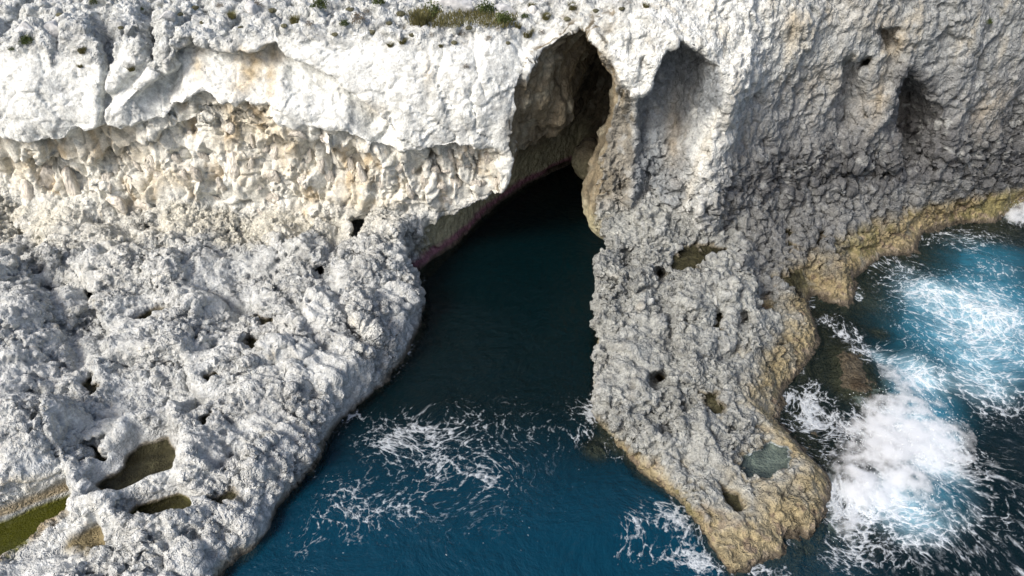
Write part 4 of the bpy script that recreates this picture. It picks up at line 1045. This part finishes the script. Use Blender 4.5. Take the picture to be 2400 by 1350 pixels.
# blocks of the broken wall below the white overhang: parts of the cliff
cliff_o = bpy.data.objects['left_cliff']
M_STONE = simple_mat('block_stone', (.60, .56, .49), 0.9, 0.35, 3.5, 0.25, 0.2)
SM = [stone_mesh('stone', 100 + k, True, M_STONE, 11, 0.14) for k in range(10)]
STONES = [(103, 438, 70, 95, 5), (165, 455, 60, 105, 12), (216, 452, 36, 75, 10), (58, 452, 42, 80, 0), (248, 432, 42, 66, 15), (275, 480, 56, 56, 20), (380, 430, 44, 42, 0), (345, 486, 70, 52, -15), (300, 440, 36, 50, 5),
          (542, 372, 40, 94, 14), (587, 400, 24, 62, 20), (588, 338, 17, 40, 10), (612, 346, 24, 42, -5), (636, 356, 34, 46, 0), (672, 374, 42, 94, 8), (640, 414, 34, 40, 5), (604, 440, 28, 30, 0), (478, 372, 26, 52, 0), (505, 352, 22, 40, 6),
          (458, 402, 28, 46, 10), (430, 424, 30, 40, 0), (520, 432, 28, 32, 0), (720, 362, 28, 50, 0), (746, 392, 26, 42, 5), (704, 432, 38, 40, 0), (772, 424, 28, 60, 0), (715, 482, 50, 48, 10), (560, 470, 36, 30, 20), (640, 470, 40, 32, -10),
          (410, 372, 26, 44, 4), (350, 390, 30, 50, 8), (318, 385, 26, 44, -6), (440, 330, 40, 34, 10), (530, 300, 34, 30, 0), (590, 275, 30, 24, 0), (690, 322, 50, 28, 0), (760, 325, 34, 26, 0), (20, 430, 40, 60, 0), (500, 470, 30, 26, 15), (610, 500, 34, 28, 5),
          (820, 400, 26, 60, 4), (850, 425, 34, 86, -4), (890, 420, 24, 60, 6), (930, 390, 36, 30, 0), (965, 400, 30, 34, 0), (1015, 396, 28, 32, 0), (1046, 398, 32, 34, 8), (1086, 392, 38, 34, 0), (1122, 398, 26, 34, 0), (1150, 372, 36, 36, 0), (1100, 362, 36, 30, 0),
          (1060, 366, 28, 38, 6), (1176, 414, 34, 58, 8), (1162, 432, 15, 40, 4), (1192, 366, 22, 58, -10), (1030, 440, 34, 34, 10), (1068, 436, 30, 36, 0), (1000, 436, 30, 40, 0), (1110, 432, 30, 28, 0), (1045, 472, 46, 30, 12), (1130, 440, 22, 30, 0), (955, 450, 26, 40, 0)]
for k, (u, v, w, h, t) in enumerate(STONES):
    r = place(u, v)
    if not r: continue
    p, n, dd = r
    sx = w / FPX * dd * 0.5; sz = h / FPX * dd * 0.5 / 0.86
    sy = min(sx, sz) * rnd.uniform(0.8, 1.1)
    obj('stone', SM[k % 10], None, p + Vector((0, sy * 0.72, -0.02)), (rnd.uniform(-.2, .2), math.radians(t) * 1.0, rnd.uniform(-.35, .35)), (sx, sy, sz), cliff_o)
log('stones')

# boulders lying on the plateau
M_BOULD = simple_mat('boulder_stone', (.50, .50, .49), 0.95, 0.3, 3.0, 0.12)
BM = [stone_mesh('boulder', 300 + k, True, M_BOULD, 5, 0.22) for k in range(4)]
BOULD = [(1182, 34, 78, 58, 'large rounded grey boulder behind a green bush at the top of the plateau'), (1243, 24, 36, 34, 'small whitish boulder right of the large rounded grey boulder'),
         (58, 64, 56, 46, 'round grey boulder among rocks at the far left of the plateau'), (1060, 14, 100, 50, 'wide pale boulder behind the grassy hollow'), (122, 66, 62, 44, 'lumpy grey boulder right of the round boulder at the far left'),
         (385, 36, 40, 30, 'small grey boulder on the rim of the upper left gully'), (1016, 58, 30, 20, 'small white stone block at the front of the grassy hollow'), (590, 18, 60, 30, 'low pale boulder on the plateau left of the grassy hollow')]
for k, (u, v, w, h, lab) in enumerate(BOULD):
    r = place(u, v)
    if not r: continue
    p, n, dd = r
    sx = w / FPX * dd * 0.5; sz = h / FPX * dd * 0.5 / 0.93
    tag(obj('boulder', BM[k % 4], None, p + Vector((0, sx * 0.4, -sz * 0.15)), (0, 0, rnd.uniform(0, 6)), (sx, sx * 0.9, sz)), lab, 'boulder', 'boulders on the plateau')

# ------------------------------------------------------------------ plants
def blades_mesh(name, seed, n, hgt, spread, wid, mat, lean=0.6, leafy=False, area=None):
    r = np.random.RandomState(seed); vs = []; fs = []
    for i in range(n):
        a = r.uniform(0, 6.283); rad = spread * math.sqrt(r.rand())
        bx, by = (rad * math.cos(a), rad * math.sin(a)) if area is None else (r.uniform(-area[0], area[0]), r.uniform(-area[1], area[1]))
        L = hgt * r.uniform(0.55, 1.1); da = a + r.uniform(-.8, .8); ln = lean * r.uniform(0.2, 1.0) * L
        if not leafy:
            dx, dy = math.cos(da) * ln, math.sin(da) * ln
            sx, sy = -math.sin(da) * wid, math.cos(da) * wid
            b = len(vs)
            vs += [(bx - sx, by - sy, -0.05), (bx + sx, by + sy, -0.05), (bx + dx * .4 - sx * .8, by + dy * .4 - sy * .8, L * .6), (bx + dx * .4 + sx * .8, by + dy * .4 + sy * .8, L * .6), (bx + dx, by + dy, L)]
            fs += [(b, b + 1, b + 3, b + 2), (b + 2, b + 3, b + 4)]
        else:
            q = r.normal(size=3); q /= np.linalg.norm(q); q[2] = abs(q[2])
            k = r.uniform(0.55, 1.0) * (1 + 0.25 * math.sin(a * 3 + seed))
            c = np.array([q[0] * spread * k, q[1] * spread * k, 0.08 * hgt + q[2] * hgt * k])
            d1 = r.normal(size=3); d1 /= np.linalg.norm(d1); d2 = np.cross(d1, r.normal(size=3)); d2 /= np.linalg.norm(d2)
            b = len(vs); l = wid * r.uniform(.7, 1.4)
            vs += [tuple(c - d1 * l), tuple(c + d2 * l * .5), tuple(c + d1 * l), tuple(c - d2 * l * .5)]; fs.append((b, b + 1, b + 2, b + 3))
    if leafy:
        for i in range(5):
            a = r.uniform(0, 6.28); b = len(vs); ex, ey = math.cos(a) * spread * .5, math.sin(a) * spread * .5
            vs += [(-.03, 0, -.1), (.03, 0, -.1), (0, .03, -.1), (ex, ey, hgt * .7)]; fs += [(b, b + 1, b + 3), (b + 1, b + 2, b + 3), (b + 2, b, b + 3)]
    me = bpy.data.meshes.new(name); me.from_pydata(vs, [], fs); me.update(); me.materials.append(mat); return me
M_GRN = simple_mat('green_leaves', (.075, .10, .03), 0.7, 0.4, 5.0, 0, 0.2, 0.3)
M_OLV = simple_mat('olive_grass', (.145, .135, .055), 0.8, 0.35, 5.0, 0, 0.2, 0.3)
M_DRY = simple_mat('dry_twigs', (.17, .145, .11), 0.9, 0.3, 5.0, 0, 0.2, 0.2)
PLM = {'g': [blades_mesh('leafy_shrub', 10 + k, 420, 0.62, 0.55, 0.07, M_GRN, leafy=True) for k in range(3)],
       'o': [blades_mesh('grass_tussock', 20 + k, 260, 0.75, 0.38, 0.016, M_OLV, 0.9) for k in range(3)],
       'd': [blades_mesh('dry_shrub', 30 + k, 260, 0.5, 0.5, 0.05, M_DRY, leafy=True) for k in range(3)]}
PNAME = {'g': 'leafy_shrub', 'o': 'grass_tussock', 'd': 'dry_shrub'}
PLANTS = [(1180, 40, 34, 'g', 'dark green bush in front of the large rounded grey boulder'), (1140, 14, 42, 'g', 'tall bright green bush left of the large rounded boulder, at the top edge'),
 (1012, 26, 46, 'g', 'broad green bush at the left end of the grassy hollow'), (985, 46, 48, 'o', 'wide olive tussock spilling down at the left of the grassy hollow'), (1225, 36, 20, 'g', 'small green bush below the small whitish boulder'),
 (1281, 38, 24, 'o', 'olive tussock standing left of the cave arch, near the rim'), (1243, 16, 22, 'o', 'olive tussock behind the small whitish boulder'), (1342, 14, 26, 'o', 'olive tussock high above the cave arch'),
 (1212, 56, 18, 'o', 'small tussock on the rim below the dark green bush'), (1240, 82, 28, 'o', 'olive tussock on the white rim just left of the cave arch'), (1268, 74, 18, 'd', 'little grey shrub beside the tussock left of the cave arch'),
 (1168, 68, 13, 'd', 'tiny grey shrub on the rim in front of the dark green bush'), (1143, 90, 18, 'd', 'low grey shrub on the white rim below the grassy hollow'), (1080, 78, 20, 'd', 'flat dry shrub on the rock in front of the grassy hollow'),
 (1010, 84, 14, 'd', 'small dry shrub below the wide olive tussock'), (945, 96, 22, 'o', 'olive tussock on the white rim left of the small dry shrub'), (913, 103, 18, 'o', 'tussock on the rim beside a dark hollow, above the white bulge'),
 (1032, 109, 16, 'o', 'small tussock clinging to the white face below the rim'), (835, 42, 34, 'd', 'spreading brownish shrub left of the grassy hollow'), (808, 53, 20, 'g', 'small green bush below the spreading brownish shrub'),
 (893, 3, 28, 'g', 'bright green bush at the top edge, left of the grassy hollow'), (1095, 152, 18, 'd', 'grey shrub hanging on the white face below the rim'), (755, 5, 34, 'g', 'green bush at the top edge above the white brow'),
 (220, 3, 20, 'g', 'green bush at the top edge near the left corner'), (60, 92, 28, 'g', 'green bush in the cleft below the round boulder at the far left'), (28, 111, 15, 'g', 'tiny green bush at the far left rim'),
 (192, 114, 26, 'o', 'olive tussock on the left rim, beside the long fissure'), (186, 154, 16, 'o', 'small tussock on the white face below the left rim'), (330, 18, 10, 'g', 'tiny green bush at the top of the upper left gully'),
 (310, 160, 20, 'o', 'olive tussock in the foot of the upper left gully'), (545, 30, 26, 'o', 'olive tussock on the plateau above the scalloped brow'), (604, 6, 26, 'd', 'brownish shrub at the top edge above the scalloped brow'),
 (690, 42, 26, 'o', 'olive tussock on the plateau right of the scalloped brow'), (725, 53, 20, 'd', 'grey shrub right of the olive tussock on the plateau'), (515, 12, 18, 'd', 'small grey shrub at the top edge, left of the olive tussocks'),
 (2320, 52, 18, 'g', 'dark green bush clinging to the upper right cliff'), (1512, 8, 18, 'o', 'tussock at the top edge above the hanging buttress'), (860, 22, 18, 'd', 'small grey shrub below the bright green bush at the top edge')]
for k, (u, v, w, kd, lab) in enumerate(PLANTS):
    r = place(u, v + w * 0.25)
    if not r: continue
    p, n, dd = r
    s_ = 1.2 * w / FPX * dd / {'g': 1.15, 'o': 1.25, 'd': 1.05}[kd]
    tag(obj(PNAME[kd], PLM[kd][k % 3], None, p + Vector((0, 0.05, -0.03)), (0, 0, rnd.uniform(0, 6)), (s_, s_, s_ * rnd.uniform(.8, 1.1))), lab, {'g': 'shrub', 'o': 'tussock', 'd': 'shrub'}[kd], 'plants on the plateau')
# low cushion plants dotted over the plateau
M_CUSH = simple_mat('cushion_leaves', (.15, .145, .09), 0.95, 0.45, 9.0, 0.15, 0.25)
def cushion_mesh(seed):
    v, f = ico(3); v = v.astype(np.float32)
    v = v * (1 + 0.35 * fbm(v + seed * 5.3, 0.5, 3, seed))[:, None] * np.array([1, 1, 0.55], np.float32)
    me = bpy.data.meshes.new('cushion_plant'); me.from_pydata(v.tolist(), [], f.tolist()); me.update(); me.materials.append(M_CUSH); return me
CUM = [cushion_mesh(k + 1) for k in range(4)]
CUSH = [(420, 32, 14, 'cushion plant right of the upper left gully'), (456, 16, 16, 'cushion plant at the top edge, right of the upper left gully'), (472, 48, 12, 'small cushion plant above the left end of the scalloped brow'),
        (640, 26, 18, 'cushion plant on the plateau below the brownish top edge shrub'), (664, 62, 14, 'cushion plant on the rim above the right end of the scalloped brow'), (780, 78, 14, 'cushion plant on the rim below the small green bush'),
        (872, 70, 18, 'cushion plant on the rock right of the spreading brownish shrub'), (906, 56, 14, 'small cushion plant between the brownish shrub and the olive tussock'), (936, 30, 20, 'large cushion plant just left of the grassy hollow'),
        (962, 78, 14, 'cushion plant on the rock below the grassy hollow, at its left'), (1062, 96, 14, 'cushion plant on the white rim below the middle of the hollow'), (1102, 62, 16, 'cushion plant at the front edge of the grassy hollow'),
        (1190, 98, 12, 'tiny cushion plant on the white rim left of the cave arch tussock'), (1330, 42, 16, 'cushion plant just above the top of the cave arch'), (1396, 22, 14, 'cushion plant on the rock above and right of the cave arch'),
        (1452, 16, 14, 'cushion plant at the top edge above the hanging buttress, left of the tussock'), (132, 32, 14, 'cushion plant at the far left, behind the lumpy grey boulder'), (282, 62, 12, 'small cushion plant between the long fissure and the gully'),
        (560, 60, 12, 'small cushion plant on the rim above the middle of the scalloped brow'), (820, 20, 18, 'cushion plant behind the spreading brownish shrub')]
for k, (u, v, w, lab) in enumerate(CUSH):
    r = place(u, v + 3)
    if not r: continue
    s_ = 0.55 * w / FPX * r[2]
    tag(obj('cushion_plant', CUM[k % 4], None, r[0] + Vector((0, 0.05, 0.0)), (0, 0, rnd.uniform(0, 6)), (s_, s_, s_)), lab, 'cushion plant', 'cushion plants dotted over the plateau')
# grass in the hollow
gvs = []; gfs = []
gpts = [place(u, v) for u in range(960, 1205, 6) for v in range(24, 62, 5) if abs(v - 42 - 6 * math.sin(u * .05)) < 14]
for g in gpts:
    if not g: continue
    for _ in range(16):
        x, y, z = g[0].x + rnd.uniform(-.25, .25), g[0].y + rnd.uniform(-.4, .4), g[0].z - .03
        a = rnd.uniform(0, 6.28); L_ = rnd.uniform(.12, .32); b = len(gvs); c_, s_ = math.cos(a), math.sin(a)
        gvs += [(x - s_ * .02, y + c_ * .02, z), (x + s_ * .02, y - c_ * .02, z), (x + c_ * L_ * .5, y + s_ * L_ * .5, z + L_)]; gfs.append((b, b + 1, b + 2))
if gvs:
    me = bpy.data.meshes.new('grass'); me.from_pydata(gvs, [], gfs); me.update()
    tag(obj('grass', me, M_OLV), 'short olive grass covering the hollow between the plateau boulders', 'grass', kind='stuff')
log('plants')

# ------------------------------------------------------------------ still water in the rock pools
def pool_mat(name, tint, fac):
    m, nt, out = new_mat(name); L = nt.links.new
    bs = N_(nt, 'ShaderNodeBsdfPrincipled'); bs.inputs['Base Color'].default_value = tint; bs.inputs['Roughness'].default_value = 0.04; bs.inputs['IOR'].default_value = 1.33
    n = N_(nt, 'ShaderNodeTexNoise', i_Scale=3.0, i_Detail=2.0); bp = N_(nt, 'ShaderNodeBump', i_Strength=0.15, i_Distance=0.05); L(n.outputs['Fac'], bp.inputs['Height']); L(bp.outputs[0], bs.inputs['Normal'])
    tr = N_(nt, 'ShaderNodeBsdfTransparent'); tr.inputs[0].default_value = (.8, .82, .72, 1)
    mx = N_(nt, 'ShaderNodeMixShader'); mx.inputs[0].default_value = fac; L(bs.outputs[0], mx.inputs[1]); L(tr.outputs[0], mx.inputs[2]); L(mx.outputs[0], out.inputs[0])
    return m
M_POOL = pool_mat('pool_water', (.03, .027, .016, 1), 0.72)
M_POOLB = pool_mat('pool_water_clear', (.05, .075, .09, 1), 0.7)
M_TREN = pool_mat('trench_water', (.05, .055, .008, 1), 0.55)
PLAB = {'A': 'largest brown rock pool, in the deep oval pothole at lower left', 'B': 'olive green rock pool in the crescent hole just below the largest pool', 'C': 'dark round pool in a sinkhole in the middle of the left ledge',
 'D': 'tiny dark pool just above the round sinkhole on the left ledge', 'E': 'narrow slit pool under a smooth hollow on the left ledge', 'F': 'dark pool in the cleft beside the big left mound', 'G': 'small dark pool between the left mound and the largest pool',
 'H': 'small shadowed pool above the spiky part of the left ledge', 'J': 'shallow brown pool right of the olive crescent pool', 'K': 'small pool near the bottom edge of the left ledge', 'M': 'tiny dark pool left of centre on the left ledge',
 'R1': 'brown pool in a broad basin below the white rib', 'R2': 'clear blue grey pool near the tip of the right spur', 'R3': 'dark narrow pool below the blue grey pool on the spur', 'R4': 'tiny yellowish pool in the middle of the right spur',
 'R6': 'dark brown pool in a pit on the rugged right spur', 'R8': 'small brown pool at the foot of the right cliff', 'R9': 'brown pool above the ochre belt at the foot of the right cliff', 'R10': 'dark pool beside the ochre belt on the right spur'}
for k, (wp, zr, zw) in pool_info.items():
    c = np.mean(wp, 0); q = [((x - c[0]) * 1.22, (y - c[1]) * 1.22, 0) for x, y in wp]
    me = bpy.data.meshes.new('rock_pool'); me.from_pydata(q, [], [list(range(len(q)))]); me.update()
    tag(obj('rock_pool', me, M_POOLB if k == 'R2' else M_POOL, (c[0], c[1], zw)), PLAB[k], 'rock pool', 'rock pools on the ledges')
c = np.mean(TRENCH, 0); q = [((x - c[0]) * 1.05, (y - c[1]) * 1.12, 0) for x, y in TRENCH]
me = bpy.data.meshes.new('rock_pool'); me.from_pydata(q, [], [list(range(len(q)))]); me.update()
tag(obj('rock_pool', me, M_TREN, (c[0], c[1], 0.46)), 'long bright green algae trench pool at the lower left edge', 'rock pool', 'rock pools on the ledges')

# ------------------------------------------------------------------ breaking waves
def spray_mat():                               # airborne water: a white scattering mist, torn by noise
    m, nt, out = new_mat('wave_spray'); L = nt.links.new
    vp = N_(nt, 'ShaderNodeVolumePrincipled'); vp.inputs['Color'].default_value = (.97, .985, 1.0, 1); vp.inputs['Anisotropy'].default_value = 0.0
    tc = N_(nt, 'ShaderNodeTexCoord'); n = N_(nt, 'ShaderNodeTexNoise', i_Scale=1.5, i_Detail=4.0, i_Roughness=0.65); L(tc.outputs['Object'], n.inputs['Vector'])
    r = N_(nt, 'ShaderNodeMapRange', interpolation_type='SMOOTHSTEP'); r.inputs[1].default_value = 0.40; r.inputs[2].default_value = 0.72; r.inputs[3].default_value = 0.15; r.inputs[4].default_value = 8.0
    L(n.outputs['Fac'], r.inputs[0]); L(r.outputs[0], vp.inputs['Density']); L(vp.outputs[0], out.inputs['Volume'])
    return m
M_FOAM = spray_mat()
def breaker(tab, hgt, label, seed, ndrop):
    P0 = [(pz(u, v), pz(u + ru, v)[0] - pz(u, v)[0], abs(pz(u, v - rv)[1] - pz(u, v)[1]), h) for u, v, ru, rv, h in tab]
    xs0 = min(p[0][0] - 2.2 * p[1] for p in P0); xs1 = max(p[0][0] + 2.2 * p[1] for p in P0); ys0 = min(p[0][1] - 2.2 * p[2] for p in P0); ys1 = max(p[0][1] + 2.2 * p[2] for p in P0)
    gx = np.arange(xs0, xs1, 0.09); gy = np.arange(ys0, ys1, 0.09); A, B = np.meshgrid(gx, gy, indexing='ij')
    M = np.zeros(A.shape)
    for (x0, y0), rx, ry, h in P0: M += h * np.exp(-((A - x0) / rx) ** 2 - ((B - y0) / ry) ** 2)
    q = np.c_[A.ravel(), B.ravel(), 0 * A.ravel()].astype(np.float32)
    f1, f2, _ = worley(q + np.stack([perlin(q, .8, 1), perlin(q, .8, 2), 0 * q[:, 0]], 1) * .3, 0.8, seed); g1_, _, _ = worley(q, 0.33, seed + 1)
    bil_ = ((0.6 - f1) * .3 + (0.6 - g1_) * .12 + 0.4 * fbm(q, 1.5, 4, seed)).reshape(A.shape)
    M = 1.25 * (1 - np.exp(-1.5 * M))
    Mc = np.clip(M + 0.30 * bil_ * (M > .05), 0, 1.6)
    Zw = -0.06 + hgt * np.clip(Mc - 0.12, -0.1, 2) + 0.5 * bil_ * np.clip(Mc, 0, 1)
    q[:, 2] = Zw.ravel(); nn = len(gy)
    i, j = np.meshgrid(np.arange(len(gx) - 1), np.arange(nn - 1), indexing='ij'); i0 = (i * nn + j).ravel()
    Qd = np.stack([i0, i0 + nn, i0 + nn + 1, i0 + 1], 1)
    kp = (Mc.ravel()[Qd] > 0.06).all(1); cov = np.clip(Mc * 1.3 - 0.2, -0.4, 1.3).ravel().astype(np.float32)
    v_, q_ = compact(q, Qd, kp)
    v_[:, 2] = np.maximum(v_[:, 2], 0.04)
    low = v_.copy(); low[:, 2] = np.minimum(-0.02, v_[:, 2] - 0.06)
    ed = np.concatenate([np.stack([q_[:, k], q_[:, (k + 1) % 4]], 1) for k in range(4)])     # close the body along its rim
    key = np.sort(ed, 1); key = key[:, 0].astype(np.int64) * len(v_) + key[:, 1]
    _, inv_, cn_ = np.unique(key, return_inverse=True, return_counts=True)
    rim_ = ed[cn_[inv_] == 1]; nv_ = len(v_)
    qq_ = np.concatenate([q_, q_[:, ::-1] + nv_, np.stack([rim_[:, 1], rim_[:, 0], rim_[:, 0] + nv_, rim_[:, 1] + nv_], 1)])
    o = mesh_np('breaking_wave', np.concatenate([v_, low]), qq_, M_FOAM)
    tag(o, label, 'wave', 'breaking waves')
    # flying spray
    r = np.random.RandomState(seed); w = Mc.ravel() * (Mc.ravel() > .08); w = w / w.sum()
    pick = r.choice(len(q), ndrop, p=w)
    c = q[pick] + r.normal(size=(ndrop, 3)) * np.array([.32, .32, .22]) + np.array([0, 0, .1]); s_ = 0.008 + 0.022 * r.rand(ndrop) ** 2.5
    oc = np.array([(1, 0, 0), (-1, 0, 0), (0, 1, 0), (0, -1, 0), (0, 0, 1), (0, 0, -1)]); of = np.array([(0, 2, 4), (2, 1, 4), (1, 3, 4), (3, 0, 4), (2, 0, 5), (1, 2, 5), (3, 1, 5), (0, 3, 5)])
    vd = (c[:, None, :] + oc[None] * s_[:, None, None]).reshape(-1, 3); fd = (of[None] + (np.arange(ndrop) * 6)[:, None, None]).reshape(-1, 3)
    return vd, fd
M_DROP = simple_mat('spray_droplets', (.86, .89, .91), 0.5, 0.05, 3.0, 0, 0, 0.3)
v1_, f1_ = breaker([(2090, 1010, 62, 36, .8), (2170, 1040, 60, 36, .8), (2060, 1040, 50, 40, .5), (2120, 1075, 60, 40, .5), (2200, 1010, 50, 26, .4), (2060, 950, 50, 24, .35), (2150, 1160, 50, 26, .2), (1975, 1260, 22, 26, .25), (2060, 1080, 50, 40, .8), (2030, 1160, 50, 42, .75), (1990, 1120, 30, 40, .4), (2225, 1085, 30, 20, .6), (2130, 960, 60, 26, .5), (1985, 1215, 30, 30, .4), (2110, 1120, 45, 30, .6), (2105, 900, 26, 36, .4)], 0.8,
                   'large white breaking wave bursting against the right side of the rock spur', 5, 2600)
v2_, f2_ = breaker([(2385, 500, 26, 14, .9), (2410, 480, 20, 14, .8), (2372, 515, 16, 8, .6)], 1.0, 'smaller white wave burst at the right edge below the cliff', 8, 1200)
me = bpy.data.meshes.new('spray'); me.from_pydata(np.r_[v1_, v2_].tolist(), [], np.r_[f1_, f2_ + len(v1_)].tolist()); me.update()
tag(obj('spray', me, M_DROP), 'fine white spray flying off the breaking waves', 'spray', kind='stuff')
log('done')
